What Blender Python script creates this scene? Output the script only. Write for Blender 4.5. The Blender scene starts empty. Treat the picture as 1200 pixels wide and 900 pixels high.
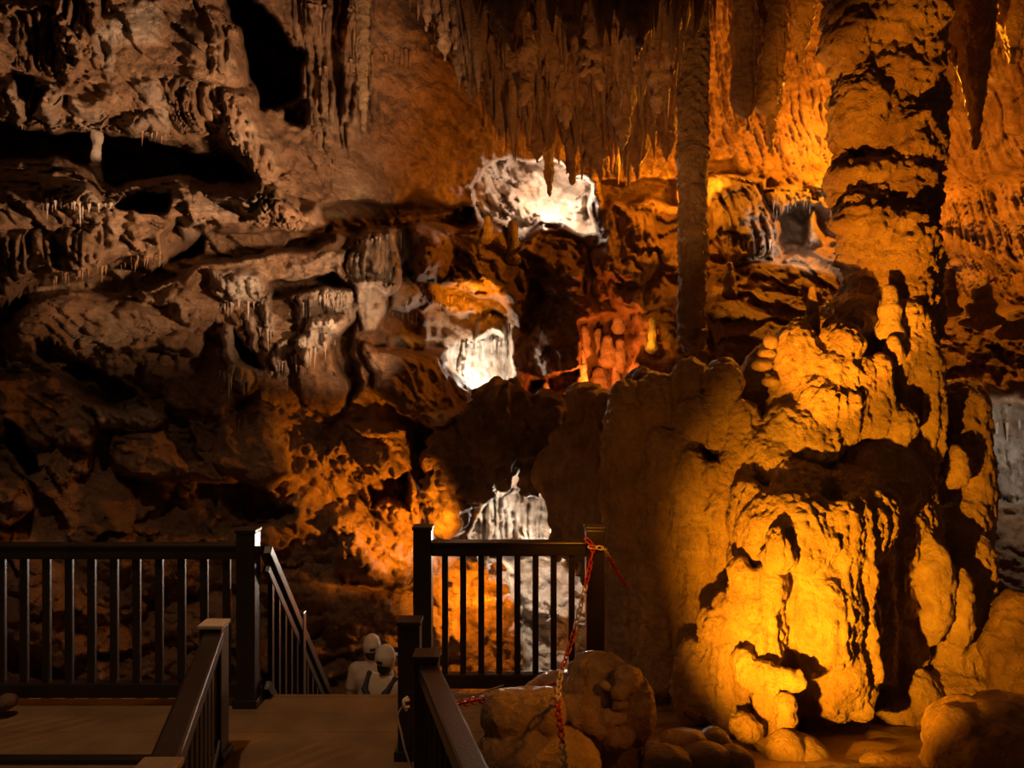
import bpy, bmesh, math, random
import numpy as np
from mathutils import Vector, Matrix

random.seed(7)
rng = np.random.default_rng(11)
scene = bpy.context.scene
col = scene.collection
PI = math.pi

# ------------------------------------------------------------------ camera
CAMZ = 2.0
FPX = 900.0
cam_d = bpy.data.cameras.new('camera')
cam_d.sensor_width = 36.0
cam_d.lens = 36.0 * FPX / 1200.0
cam_d.clip_start = 0.05
cam = bpy.data.objects.new('camera', cam_d)
cam.location = (0, 0, CAMZ)
cam.rotation_euler = (PI / 2, 0, 0)
col.objects.link(cam)
scene.camera = cam


def P(u, v, d):
    """point of the place seen at photo pixel (u, v), d metres in front"""
    return Vector(((u - 600) / FPX * d, d, CAMZ + (450 - v) / FPX * d))


# ------------------------------------------------------------------ world, exposure
w = bpy.data.worlds.new('cave_air')
scene.world = w
w.use_nodes = True
bg = w.node_tree.nodes['Background']
bg.inputs[0].default_value = (1.0, 0.62, 0.36, 1)
bg.inputs[1].default_value = 0.022
vs = scene.view_settings
vs.view_transform = 'Standard'
vs.look = 'None'
vs.exposure = 0.28
vs.gamma = 1.0
vs.use_curve_mapping = False

AMBER = (1.0, 0.31, 0.010)
GOLD = (1.0, 0.345, 0.008)
WARM = (1.0, 0.57, 0.31)
WHITE = (1.0, 0.86, 0.70)
RED = (1.0, 0.20, 0.02)
PINKISH = (1.0, 0.76, 0.58)


def lamp(name, loc, watts, colour, target=None, angle=120, blend=0.5, radius=0.04):
    ld = bpy.data.lights.new(name, 'SPOT' if target is not None else 'POINT')
    ld.energy = watts
    ld.color = colour
    ld.shadow_soft_size = radius
    o = bpy.data.objects.new(name, ld)
    o.location = loc
    if target is not None:
        ld.spot_size = math.radians(angle)
        ld.spot_blend = blend
        o.rotation_euler = (Vector(target) - Vector(loc)).to_track_quat('-Z', 'Y').to_euler()
    col.objects.link(o)
    return o


# the show-cave floodlights; fill lights added to brighten parts are marked
lamp('flood_flowstone', (.75, 3.50, .20), 1150, GOLD, P(1000, 670, 5.5), 64, 1.0, 0.025)
lamp('fill_column', (.84, 3.62, .15), 2300, AMBER, P(1035, 250, 6.5), 28, 0.5, 0.025)  # added second beam beside the flowstone lamp, to brighten the column
lamp('fill_apron', (.45, 4.1, 1.3), 20, AMBER, P(780, 540, 6.2), 130, 0.9, 0.12)  # added soft fill in open air, standing in for bounce light
lamp('flood_ceiling', P(812, 215, 10.2), 300, AMBER, P(790, 110, 11.8), 150, 0.6, 0.06)
lamp('fill_mid_terrain', P(790, 215, 10.0), 50, AMBER, radius=0.06)  # added point light lifting the lumps below the ceiling beam
lamp('fill_foreground', (1.2, 2.7, 1.5), 22, AMBER, (.12, 3.8, .40), 44, 0.9, 0.06)  # added fill for the foreground boulders and chain, no fixture there
lamp('flood_behind_column', P(1050, 120, 10.6), 560, AMBER, radius=0.06)
lamp('flood_upper_amber', P(575, 320, 8.8), 130, AMBER, P(545, 120, 10.4), 78, 0.9, 0.06)
lamp('flood_left_rock', P(545, 650, 8.0), 300, AMBER, P(440, 590, 9.1), 80, 0.7, 0.05)
lamp('fill_gate', P(565, 705, 9.15), 60, AMBER, P(545, 700, 9.6), 165, 0.5, 0.04)  # added second lamp to carry the amber behind the gate
lamp('flood_chamber', P(655, 226, 13.6), 90, PINKISH, None, radius=0.05)
lamp('flood_grotto', P(566, 436, 11.5), 45, WHITE, None, radius=0.04)
lamp('flood_pool', P(640, 630, 10.25), 90, WHITE, None, radius=0.05)
lamp('flood_arch', P(562, 386, 9.85), 170, GOLD, P(556, 350, 10.4), 80, 0.7, 0.03)
lamp('fill_stalagmite', P(757, 402, 9.6), 5, GOLD, P(764, 388, 9.85), 120, 0.5, 0.02)  # added small light picking out the lone stalagmite
lamp('flood_red', P(705, 458, 10.2), 75, RED, P(704, 400, 10.9), 170, 0.4, 0.03)
lamp('flood_calcite', P(490, 440, 7.4), 170, WARM, P(380, 365, 9), 62, 0.8, 0.05)
lamp('flood_upper_wall', (.3, 5.4, 2.6), 1300, WARM, P(140, 50, 8.2), 76, 0.9, 0.10)
lamp('flood_stairs', (-1.9, 3.2, 5.4), 190, WARM, (-2.5, 5.2, 0.5), 80, 0.9, 0.06)
lamp('fill_visitors', (-1.0, 4.4, 2.9), 26, (1.0, .55, .26), (-1.22, 7.3, -0.6), 18, 0.5, 0.05)  # added narrow spot to brighten the visitors, not a lamp of the cave
lamp('flood_niche', P(950, 290, 9.2), 40, PINKISH, P(945, 235, 10.5), 120, 0.4, 0.04)
lamp('fill_stalactites', (.9, 5.6, 2.4), 135, (1.0, .40, .10), (.9, 8.2, 5.2), 75, 0.9, 0.10)  # added dim fill from low in front for the hanging stalactites
lamp('flood_right_grey', P(1225, 500, 8.2), 30, WHITE, P(1180, 560, 9.0), 150, 0.5, 0.05)


# ------------------------------------------------------------------ numpy noise
_T = rng.uniform(-1, 1, (64, 64, 64)).astype(np.float32)
_ROT = np.array([[0.36, 0.48, -0.80], [-0.80, 0.60, 0.0], [0.48, 0.64, 0.60]], np.float32)


def vnoise(p):
    p = np.asarray(p, np.float32)
    i = np.floor(p).astype(np.int32)
    f = (p - i).astype(np.float32)
    f = f * f * f * (f * (f * 6 - 15) + 10)
    i0 = i & 63
    i1 = (i + 1) & 63
    x0, y0, z0 = i0[:, 0], i0[:, 1], i0[:, 2]
    x1, y1, z1 = i1[:, 0], i1[:, 1], i1[:, 2]
    fx, fy, fz = f[:, 0], f[:, 1], f[:, 2]
    a = _T[x0, y0, z0] * (1 - fx) + _T[x1, y0, z0] * fx
    b = _T[x0, y1, z0] * (1 - fx) + _T[x1, y1, z0] * fx
    c = _T[x0, y0, z1] * (1 - fx) + _T[x1, y0, z1] * fx
    e = _T[x0, y1, z1] * (1 - fx) + _T[x1, y1, z1] * fx
    a = a * (1 - fy) + b * fy
    c = c * (1 - fy) + e * fy
    return a * (1 - fz) + c * fz


def fbm(p, octv=4, gain=0.5, lac=2.03):
    p = np.asarray(p, np.float32)
    s = np.zeros(len(p), np.float32)
    amp = 1.0
    for k in range(octv):
        s += amp * vnoise(p)
        p = (p @ _ROT) * lac + 17.3
        amp *= gain
    return s


def ridged(p, octv=4, gain=0.5, lac=2.03):
    p = np.asarray(p, np.float32)
    s = np.zeros(len(p), np.float32)
    amp = 1.0
    for k in range(octv):
        s += amp * (1 - 2 * np.abs(vnoise(p)))
        p = (p @ _ROT) * lac + 9.1
        amp *= gain
    return s


def sstep(a, b, x):
    t = np.clip((x - a) / (b - a), 0, 1)
    return t * t * (3 - 2 * t)


def poly_sd(pts, U, V):
    """signed distance, positive inside"""
    x, y = U, V
    inside = np.zeros(x.shape, bool)
    dm = np.full(x.shape, 1e9, np.float32)
    n = len(pts)
    for k in range(n):
        ax, ay = pts[k]
        bx, by = pts[(k + 1) % n]
        ex, ey = bx - ax, by - ay
        t = np.clip(((x - ax) * ex + (y - ay) * ey) / (ex * ex + ey * ey + 1e-9), 0, 1)
        dm = np.minimum(dm, (x - ax - t * ex) ** 2 + (y - ay - t * ey) ** 2)
        if ay != by:
            cr = ((ay > y) != (by > y)) & (x < (bx - ax) * (y - ay) / (by - ay) + ax)
            inside ^= cr
    dm = np.sqrt(dm)
    return np.where(inside, dm, -dm)


# ------------------------------------------------------------------ object helpers
def tag(o, label=None, cat=None, group=None, kind=None):
    if label: o['label'] = label
    if cat: o['category'] = cat
    if group: o['group'] = group
    if kind: o['kind'] = kind
    return o


def empty(name, loc, label=None, cat=None, group=None, rz=0.0):
    o = bpy.data.objects.new(name, None)
    o.location = loc
    o.rotation_euler = (0, 0, rz)
    o.empty_display_size = 0.1
    col.objects.link(o)
    tag(o, label, cat, group)
    return o


def link_mesh(name, me, mat, parent=None, smooth=True):
    if mat is not None and not me.materials:
        me.materials.append(mat)
    o = bpy.data.objects.new(name, me)
    col.objects.link(o)
    if smooth is not None:
        me.polygons.foreach_set('use_smooth', [smooth] * len(me.polygons))
    if parent is not None:
        o.parent = parent
        pl = parent.location
        if parent.type == 'EMPTY':
            # geometry is written in world coordinates; bring it into the parent's frame
            o.matrix_parent_inverse = (Matrix.Translation(pl) @ parent.rotation_euler.to_matrix().to_4x4()).inverted()
    return o


def np_mesh(name, verts, faces):
    me = bpy.data.meshes.new(name)
    verts = np.asarray(verts, np.float32)
    faces = np.asarray(faces, np.int32)
    nv, nf, k = len(verts), len(faces), faces.shape[1]
    me.vertices.add(nv)
    me.vertices.foreach_set('co', verts.ravel())
    me.loops.add(nf * k)
    me.loops.foreach_set('vertex_index', faces.ravel())
    me.polygons.add(nf)
    me.polygons.foreach_set('loop_start', np.arange(0, nf * k, k, dtype=np.int32))
    me.polygons.foreach_set('loop_total', np.full(nf, k, np.int32))
    me.update(calc_edges=True)
    me.validate()
    return me


def bm_mesh(name, bm):
    me = bpy.data.meshes.new(name)
    bm.to_mesh(me)
    bm.free()
    return me


def set_attr(me, name, arr):
    a = me.attributes.new(name, 'FLOAT', 'POINT')
    a.data.foreach_set('value', np.asarray(arr, np.float32))


# ------------------------------------------------------------------ signed-distance rock masses
def surface_nets(d, org, h):
    s = d < 0
    nx, ny, nz = d.shape
    c = np.zeros((nx - 1, ny - 1, nz - 1), np.int8)
    offs = [(i, j, k) for i in (0, 1) for j in (0, 1) for k in (0, 1)]
    for i, j, k in offs:
        c += s[i:nx - 1 + i, j:ny - 1 + j, k:nz - 1 + k]
    act = (c > 0) & (c < 8)
    ii = np.argwhere(act)
    idx = np.full(act.shape, -1, np.int32)
    idx[act] = np.arange(len(ii))
    vals = np.stack([d[ii[:, 0] + o[0], ii[:, 1] + o[1], ii[:, 2] + o[2]] for o in offs], 1)
    pos = np.zeros((len(ii), 3), np.float32)
    cnt = np.zeros(len(ii), np.float32)
    oa = np.array(offs, np.float32)
    for a in range(8):
        for b in range(a + 1, 8):
            if np.abs(oa[a] - oa[b]).sum() != 1: continue
            m = (vals[:, a] < 0) != (vals[:, b] < 0)
            t = vals[m, a] / (vals[m, a] - vals[m, b])
            pos[m] += oa[a] + t[:, None] * (oa[b] - oa[a])
            cnt[m] += 1
    pos = (pos / cnt[:, None] + ii) * h + np.asarray(org, np.float32)
    quads = []
    for ax in range(3):
        sl0 = [slice(None)] * 3
        sl1 = [slice(None)] * 3
        sl0[ax] = slice(0, -1)
        sl1[ax] = slice(1, None)
        a, b = s[tuple(sl0)], s[tuple(sl1)]
        e = np.argwhere(a != b)
        o1, o2 = [(1, 2), (2, 0), (0, 1)][ax]
        ok = (e[:, o1] > 0) & (e[:, o2] > 0) & (e[:, o1] < d.shape[o1] - 1) & (e[:, o2] < d.shape[o2] - 1)
        e = e[ok]
        sg = a[e[:, 0], e[:, 1], e[:, 2]]
        q = []
        for da, db in ((-1, -1), (0, -1), (0, 0), (-1, 0)):
            x = e.copy()
            x[:, o1] += da
            x[:, o2] += db
            q.append(idx[x[:, 0], x[:, 1], x[:, 2]])
        q = np.stack(q, 1)
        q[~sg] = q[~sg][:, ::-1]
        quads.append(q)
    return pos, np.concatenate(quads)


def E(u, v, d, ru, rv, rd):
    """ellipsoid blob whose centre is seen at (u, v); ru, rv in photo pixels, rd in metres"""
    c = P(u, v, d)
    return ('e', np.array(c), np.array((ru * d / FPX, rd, rv * d / FPX)))


def K(u0, v0, d0, r0, u1, v1, d1, r1):
    """tapered capsule, radii in photo pixels"""
    return ('c', np.array(P(u0, v0, d0)), np.array(P(u1, v1, d1)), r0 * d0 / FPX, r1 * d1 / FPX)


def WE(c, r): return ('e', np.array(c, float), np.array(r, float))


def WC(a, b, r0, r1): return ('c', np.array(a, float), np.array(b, float), r0, r1)


def sdf_surface(blobs, h, k):
    lo = np.full(3, 1e9)
    hi = -lo
    bbs = []
    for b in blobs:
        if b[0] == 'e':
            l, u = b[1] - b[2], b[1] + b[2]
        else:
            r = max(b[3], b[4])
            l, u = np.minimum(b[1], b[2]) - r, np.maximum(b[1], b[2]) + r
        bbs.append((l, u))
        lo = np.minimum(lo, l)
        hi = np.maximum(hi, u)
    lo -= 3 * h + k * .5
    hi += 3 * h + k * .5
    n = np.ceil((hi - lo) / h).astype(int) + 1
    d = np.full(n, 1.0, np.float32)
    for b, (l, u) in zip(blobs, bbs):
        m = k + 2 * h
        i0 = np.maximum(np.floor((l - m - lo) / h).astype(int), 0)
        i1 = np.minimum(np.ceil((u + m - lo) / h).astype(int) + 1, n)
        g = [(lo[a] + h * np.arange(i0[a], i1[a])).astype(np.float32) for a in range(3)]
        X, Y, Z = np.meshgrid(*g, indexing='ij', sparse=True)
        if b[0] == 'e':
            c, r = b[1], b[2]
            px, py, pz = (X - c[0]) / r[0], (Y - c[1]) / r[1], (Z - c[2]) / r[2]
            k0 = np.sqrt(px * px + py * py + pz * pz)
            k1 = np.sqrt((px / r[0]) ** 2 + (py / r[1]) ** 2 + (pz / r[2]) ** 2) + 1e-6
            db = k0 * (k0 - 1) / k1
        else:
            a, e = b[1], b[2] - b[1]
            t = np.clip(((X - a[0]) * e[0] + (Y - a[1]) * e[1] + (Z - a[2]) * e[2]) / (e @ e), 0, 1)
            db = np.sqrt((X - a[0] - t * e[0]) ** 2 + (Y - a[1] - t * e[1]) ** 2 + (Z - a[2] - t * e[2]) ** 2) - (b[3] + (b[4] - b[3]) * t)
        sl = tuple(slice(i0[q], i1[q]) for q in range(3))
        o = d[sl]
        hh = np.maximum(k - np.abs(o - db), 0) / k
        d[sl] = np.minimum(o, db) - hh * hh * k * .25
    return surface_nets(d, lo, h)


def vnormals(v, f):
    a = v[f[:, 2]] - v[f[:, 0]]
    b = v[f[:, 3]] - v[f[:, 1]]
    n = np.cross(a, b)
    N = np.zeros_like(v)
    for q in range(4):
        for ax in range(3):
            N[:, ax] += np.bincount(f[:, q], n[:, ax], len(v)).astype(np.float32)
    return N / (np.linalg.norm(N, axis=1, keepdims=True) + 1e-9)


def rock_mass(name, blobs, mat, h=0.02, k=0.08, lump=0.04, lumpf=3.0, flute=0.0, flutef=12.0,
              pop=0.008, popf=22.0, ledge=0.0, ledgef=4.0, label=None, cat=None, group=None, kind=None, parent=None, calc=0.0):
    v, f = sdf_surface(blobs, h, k)
    N = vnormals(v, f)
    steep = 1 - np.abs(N[:, 2]) ** 2
    dsp = lump * fbm(v * lumpf, 3)
    if flute:
        q = v * np.array((flutef, flutef, flutef * .07), np.float32)
        q[:, 2] += 5
        dsp += flute * steep * (0.35 - np.abs(fbm(q, 2)) * 1.2)
    if ledge:
        q = v * np.array((1.4, 1.4, ledgef), np.float32)
        q[:, 2] += 0.8 * vnoise(v * 2.2)
        dsp += ledge * ridged(q, 2) * steep
    if pop:
        dsp += pop * (fbm(v * popf, 2) + 0.6 * ridged(v * popf * .6 + 4, 2))
    v = v + N * dsp[:, None]
    me = np_mesh(name, v, f)
    set_attr(me, 'calcite', np.full(len(v), calc))
    o = link_mesh(name, me, mat, parent)
    tag(o, label, cat, group, kind)
    return o


# ------------------------------------------------------------------ materials
def new_mat(name):
    m = bpy.data.materials.new(name)
    m.use_nodes = True
    nt = m.node_tree
    b = nt.nodes['Principled BSDF']
    return m, nt, b


def plain(name, colour, rough=0.5, metal=0.0, var=0.25, scale=12.0, bump=0.1, bscale=60.0, coat=0.0):
    m, nt, b = new_mat(name)
    N = nt.nodes
    L = nt.links
    tc = N.new('ShaderNodeNewGeometry')
    n = N.new('ShaderNodeTexNoise')
    n.inputs['Scale'].default_value = scale
    n.inputs['Detail'].default_value = 4
    L.new(tc.outputs['Position'], n.inputs['Vector'])
    r = N.new('ShaderNodeValToRGB')
    r.color_ramp.elements[0].position = .3
    r.color_ramp.elements[1].position = .75
    r.color_ramp.elements[0].color = (*[c * (1 - var) for c in colour], 1)
    r.color_ramp.elements[1].color = (*[min(1, c * (1 + var)) for c in colour], 1)
    L.new(n.outputs['Fac'], r.inputs['Fac'])
    L.new(r.outputs['Color'], b.inputs['Base Color'])
    b.inputs['Roughness'].default_value = rough
    b.inputs['Metallic'].default_value = metal
    b.inputs['Coat Weight'].default_value = coat
    b.inputs['Coat Roughness'].default_value = 0.2
    if bump:
        n2 = N.new('ShaderNodeTexNoise')
        n2.inputs['Scale'].default_value = bscale
        L.new(tc.outputs['Position'], n2.inputs['Vector'])
        bp = N.new('ShaderNodeBump')
        bp.inputs['Strength'].default_value = bump
        bp.inputs['Distance'].default_value = 0.01
        L.new(n2.outputs['Fac'], bp.inputs['Height'])
        L.new(bp.outputs['Normal'], b.inputs['Normal'])
    return m


def rock(name, cols, calc=((.62, .52, .42), (.80, .74, .66)), rough=0.55, bump=0.6, bs=(9.0, 38.0), bdist=0.05, scale=1.3, spec=0.4, streak=0.0):
    m, nt, b = new_mat(name)
    N = nt.nodes
    L = nt.links
    g = N.new('ShaderNodeNewGeometry')
    pos = g.outputs['Position']

    def noise(sc, det=5, rgh=.6, vec=pos, dist=0.0):
        n = N.new('ShaderNodeTexNoise')
        n.inputs['Scale'].default_value = sc
        n.inputs['Detail'].default_value = det
        n.inputs['Roughness'].default_value = rgh
        n.inputs['Distortion'].default_value = dist
        L.new(vec, n.inputs['Vector'])
        return n.outputs['Fac']

    def ramp(fac, stops):
        r = N.new('ShaderNodeValToRGB')
        e = r.color_ramp.elements
        while len(e) < len(stops): e.new(.5)
        for q, (p, c) in zip(e, stops):
            q.position = p
            q.color = (*c, 1)
        L.new(fac, r.inputs['Fac'])
        return r.outputs['Color']
    n1 = noise(scale, 6, .62, dist=.4)
    c1 = ramp(n1, [(.28, cols[0]), (.45, cols[1]), (.58, cols[2]), (.74, cols[3])])
    n2 = noise(scale * 7, 5, .65)
    m2 = N.new('ShaderNodeMix')
    m2.data_type = 'RGBA'
    m2.blend_type = 'MULTIPLY'
    m2.inputs['Factor'].default_value = .75
    c2 = ramp(n2, [(.3, (.5, .46, .42)), (.62, (1, 1, 1))])
    L.new(c1, m2.inputs[6])
    L.new(c2, m2.inputs[7])
    cc = ramp(n2, [(.3, calc[0]), (.7, calc[1])])
    at = N.new('ShaderNodeAttribute')
    at.attribute_name = 'calcite'
    m3 = N.new('ShaderNodeMix')
    m3.data_type = 'RGBA'
    L.new(at.outputs['Fac'], m3.inputs['Factor'])
    L.new(m2.outputs[2], m3.inputs[6])
    L.new(cc, m3.inputs[7])
    L.new(m3.outputs[2], b.inputs['Base Color'])
    b.inputs['Roughness'].default_value = rough
    b.inputs['Specular IOR Level'].default_value = spec
    vec = pos
    if streak:
        mp = N.new('ShaderNodeMapping')
        mp.inputs['Scale'].default_value = (1, 1, streak)
        L.new(pos, mp.inputs['Vector'])
        vec = mp.outputs['Vector']
    a1 = noise(bs[0], 9, .70, vec)
    a2 = noise(bs[1], 4, .6)
    ad = N.new('ShaderNodeMath')
    ad.operation = 'MULTIPLY_ADD'
    L.new(a2, ad.inputs[0])
    ad.inputs[1].default_value = .35
    L.new(a1, ad.inputs[2])
    bp = N.new('ShaderNodeBump')
    bp.inputs['Strength'].default_value = bump
    bp.inputs['Distance'].default_value = bdist
    L.new(ad.outputs[0], bp.inputs['Height'])
    L.new(bp.outputs['Normal'], b.inputs['Normal'])
    return m


M_WALL = rock('cave_limestone', [(.17, .10, .055), (.34, .20, .11), (.46, .29, .17), (.58, .45, .32)], bump=1.0, bdist=.09, bs=(12, 45))
M_FLOW = rock('flowstone', [(.36, .23, .12), (.48, .33, .18), (.58, .42, .25), (.66, .52, .34)], bump=1.0, bs=(24, 80), bdist=.05, rough=.42, spec=.5, scale=1.0)
M_COL = rock('column_dripstone', [(.28, .17, .09), (.42, .27, .14), (.52, .36, .2), (.58, .43, .27)], bump=1.0, bs=(20, 70), bdist=.08, rough=.5)
M_STAL = rock('stalactite_dripstone', [(.26, .14, .07), (.38, .22, .12), (.47, .30, .17), (.56, .40, .26)], bump=1.0, bs=(20, 60), bdist=.04, rough=.5, scale=2.0)
M_PALE = rock('pale_calcite', [(.58, .46, .35), (.66, .54, .43), (.72, .62, .52), (.80, .72, .63)], bump=1.0, bs=(18, 60), bdist=.04, rough=.5)
M_WET = rock('wet_flowstone', [(.34, .20, .09), (.44, .28, .13), (.50, .33, .17), (.56, .40, .22)], bump=.9, bs=(14, 50), bdist=.04, rough=.28, spec=.6)
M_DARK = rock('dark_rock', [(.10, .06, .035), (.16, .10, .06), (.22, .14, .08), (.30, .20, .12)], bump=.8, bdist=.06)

# ------------------------------------------------------------------ the cave wall
us = np.concatenate([np.arange(-260, -16, 8), np.arange(-16, 1216, 2), np.arange(1216, 1464, 8)]).astype(np.float32)
vvs = np.concatenate([np.arange(-260, -16, 8), np.arange(-16, 900, 2), np.arange(900, 1064, 8)]).astype(np.float32)
U0, V0 = np.meshgrid(us, vvs)
shp = U0.shape
cps = np.array([
    (-250, -250, 7.5), (-250, 300, 6.6), (-250, 700, 5.8), (-250, 1050, 5.6),
    (0, 0, 8.0), (0, 300, 7.6), (0, 600, 7.0), (0, 800, 6.6), (0, 1000, 6.3),
    (200, -200, 8.5), (200, 0, 8.5), (200, 250, 8.3), (200, 450, 8.2), (200, 650, 7.6), (200, 820, 7.4),
    (400, -200, 9), (400, 100, 9.2), (400, 300, 9.0), (400, 450, 9.0), (400, 600, 8.6), (400, 750, 9.0), (400, 900, 9.3),
    (520, 80, 10), (520, 250, 10.2), (520, 420, 10.2), (500, 560, 9.4), (500, 700, 9.0), (560, 880, 9.2),
    (620, -200, 11), (620, 100, 11.5), (620, 250, 11.6), (620, 400, 11.0), (620, 550, 10.5), (620, 700, 9.8), (650, 880, 9.5),
    (750, -100, 12), (750, 150, 12), (750, 280, 10.5), (750, 400, 10), (750, 600, 9.5), (800, 950, 8.7),
    (900, -100, 12.5), (900, 150, 12), (900, 260, 10.6), (900, 360, 9.6), (900, 600, 9.0), (950, 950, 8.2),
    (1050, 100, 12.5), (1150, -100, 12.5), (1150, 200, 11.6), (1150, 330, 10.9), (1150, 430, 9.3), (1170, 540, 8.9), (1180, 680, 8.7), (1150, 880, 7.8),
    (1450, -200, 11), (1450, 300, 9), (1450, 700, 7.4), (1450, 1050, 7)], float)


def tps_fit(c):
    q = c[:, :2] / 300.0
    r2 = ((q[:, None] - q[None]) ** 2).sum(-1)
    A = np.where(r2 > 0, r2 * np.log(r2 + 1e-12), 0) + np.eye(len(c)) * .05
    n = len(c)
    B = np.c_[np.ones(n), q]
    M = np.block([[A, B], [B.T, np.zeros((3, 3))]])
    return np.linalg.solve(M, np.r_[c[:, 2], 0, 0, 0])


def tps_eval(wt, c, U, V):
    qx, qy = U.ravel() / 300.0, V.ravel() / 300.0
    s = wt[-3] + wt[-2] * qx + wt[-1] * qy
    for k in range(len(c)):
        r2 = (qx - c[k, 0] / 300) ** 2 + (qy - c[k, 1] / 300) ** 2
        s = s + wt[k] * r2 * np.log(r2 + 1e-12)
    return s.reshape(U.shape).astype(np.float32)


D = tps_eval(tps_fit(cps), cps, U0, V0)
flat = np.stack([U0.ravel(), V0.ravel(), np.zeros(U0.size, np.float32)], 1)
WU = U0 + (9 * fbm(flat / 45 + 3, 3)).reshape(shp)
WV = V0 + (8 * fbm(flat / 45 + 31, 3)).reshape(shp)
AFL = np.zeros(shp, np.float32)      # fluting (drip curtains)
ARG = np.ones(shp, np.float32)       # roughness
ACA = np.zeros(shp, np.float32)      # pale calcite cover


def feat(pts, delta=0, soft=12, mode='step', flute=0, rough=0, calc=0, grad=None):
    """one feature of the wall: delta < 0 stands proud, > 0 recedes"""
    a = np.array(pts, float)
    m = soft + 30
    ok = (WU > a[:, 0].min() - m) & (WU < a[:, 0].max() + m) & (WV > a[:, 1].min() - m) & (WV < a[:, 1].max() + m)
    sd = poly_sd(pts, WU[ok], WV[ok])
    if mode == 'step':
        wt = sstep(-soft * .5, soft * .5, sd)
    else:      # bulge: steep rim, round middle
        t = np.clip(sd / soft, 0, 1)
        wt = np.sqrt(np.clip(1 - (1 - t) ** 2, 0, 1))
    if grad is not None:     # grows from one height to another
        wt = wt * sstep(grad[0], grad[1], WV[ok])
    D[ok] += delta * wt
    AFL[ok] = np.maximum(AFL[ok], flute * wt) if flute else AFL[ok]
    ARG[ok] *= 1 + rough * wt
    if calc:
        ACA[ok] = np.maximum(ACA[ok], calc * np.clip(wt, 0, 1))


# --- left wall, upper overhang and the dark slot under it
feat([(-270, -270), (262, -270), (275, -20), (290, 100), (335, 190), (300, 228), (280, 192), (240, 178), (200, 163), (150, 163), (130, 148), (70, 153), (30, 148), (0, 140), (-270, 120)], -1.0, 60, 'bulge')
feat([(-270, 120), (0, 140), (30, 148), (70, 156), (110, 148), (190, 166), (240, 182), (282, 195), (280, 212), (240, 210), (200, 204), (150, 212), (100, 200), (60, 186), (0, 180), (-270, 170)], 2.6, 7)
feat([(268, -60), (300, 0), (350, 58), (352, 100), (330, 132), (312, 128), (290, 80), (276, 20)], 4.5, 8)
feat([(333, 112), (352, 114), (352, 142), (338, 142)], 1.2, 6)
feat([(195, 95), (250, 95), (252, 160), (200, 158)], -.15, 20, 'bulge', flute=.16)
feat([(225, -20), (280, 20), (285, 95), (240, 80)], -.2, 20, 'bulge', flute=.18)
feat([(250, 100), (300, 95), (345, 215), (315, 235), (280, 190), (255, 170)], -.35, 25, 'bulge', flute=.2)
feat([(10, 0), (60, 0), (110, 60), (80, 100), (15, 90)], -.15, 20, 'bulge', flute=.2)
feat([(60, -30), (130, -30), (120, 80), (70, 90)], -.2, 20, 'bulge', flute=.22)
for a in [[(0, 105), (22, 100), (45, 140), (20, 150), (0, 140)], [(40, 108), (75, 100), (78, 145), (62, 158), (48, 130)], [(78, 110), (120, 112), (120, 148), (85, 146)], [(130, 130), (200, 140), (195, 160), (150, 158)]]:
    feat(a, -.3, 14, 'bulge', calc=.3)
feat([(18, 98), (35, 100), (30, 118), (20, 116)], .8, 6)
feat([(40, 112), (52, 112), (48, 132), (40, 125)], .7, 6)
feat([(152, 98), (195, 95), (197, 150), (175, 148), (158, 130)], -.1, 15, 'bulge', calc=.55)
feat([(130, 0), (190, 0), (185, 60), (140, 60), (120, 90), (110, 60)], -.1, 25, 'bulge', calc=.6)
# --- shelf and second overhang
feat([(-270, 170), (50, 184), (110, 206), (200, 206), (290, 214), (372, 232), (376, 258), (330, 268), (250, 278), (200, 302), (120, 322), (0, 356), (-270, 400)], -1.25, 26, 'bulge', grad=(175, 250))
feat([(40, 222), (140, 222), (150, 250), (50, 248)], -.18, 14, 'bulge', flute=.14, calc=.3)
feat([(140, 236), (165, 226), (200, 234), (195, 246), (150, 244)], 1.2, 6)
feat([(186, 272), (210, 258), (243, 272), (238, 300), (196, 305)], 1.3, 7)
feat([(208, 262), (245, 262), (248, 280), (216, 288)], -.25, 10, 'bulge', calc=.5)
feat([(290, 215), (345, 195), (352, 262), (298, 268)], -.3, 20, 'bulge', flute=.18)
feat([(210, 230), (305, 226), (310, 258), (230, 262)], -.2, 18, 'bulge', calc=.25, rough=.6)
feat([(0, 270), (120, 268), (125, 315), (0, 345)], -.15, 20, 'bulge', flute=.16)
feat([(-270, 400), (0, 352), (120, 320), (200, 300), (250, 277), (335, 266), (380, 262), (385, 282), (300, 296), (240, 312), (160, 340), (60, 350), (0, 372), (-270, 420)], 1.0, 8)
# --- wall under it: slanting folds
feat([(0, 375), (60, 352), (170, 345), (230, 320), (260, 360), (230, 420), (120, 410), (60, 440), (0, 430)], -.45, 30, 'bulge')
feat([(40, 400), (75, 405), (130, 450), (170, 480), (150, 490), (90, 455), (40, 420)], .55, 10)
feat([(-60, 430), (60, 430), (130, 490), (110, 530), (20, 520), (-60, 520)], -.35, 26, 'bulge')
feat([(100, 480), (160, 470), (200, 490), (175, 505), (120, 505)], -.35, 14, 'bulge', calc=.45)
feat([(70, 500), (120, 520), (110, 560), (70, 570), (50, 540)], -.3, 16, 'bulge', flute=.1)
feat([(12, 500), (26, 510), (42, 545), (30, 555), (14, 520)], .8, 7)
feat([(130, 505), (220, 505), (230, 560), (150, 570)], -.3, 24, 'bulge')
feat([(150, 400), (260, 390), (300, 460), (240, 500), (160, 460)], -.3, 30, 'bulge')
feat([(190, 480), (215, 500), (240, 540), (225, 545), (195, 510)], .6, 8)
feat([(260, 470), (330, 480), (350, 560), (300, 580), (250, 540)], -.35, 26, 'bulge')
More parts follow.
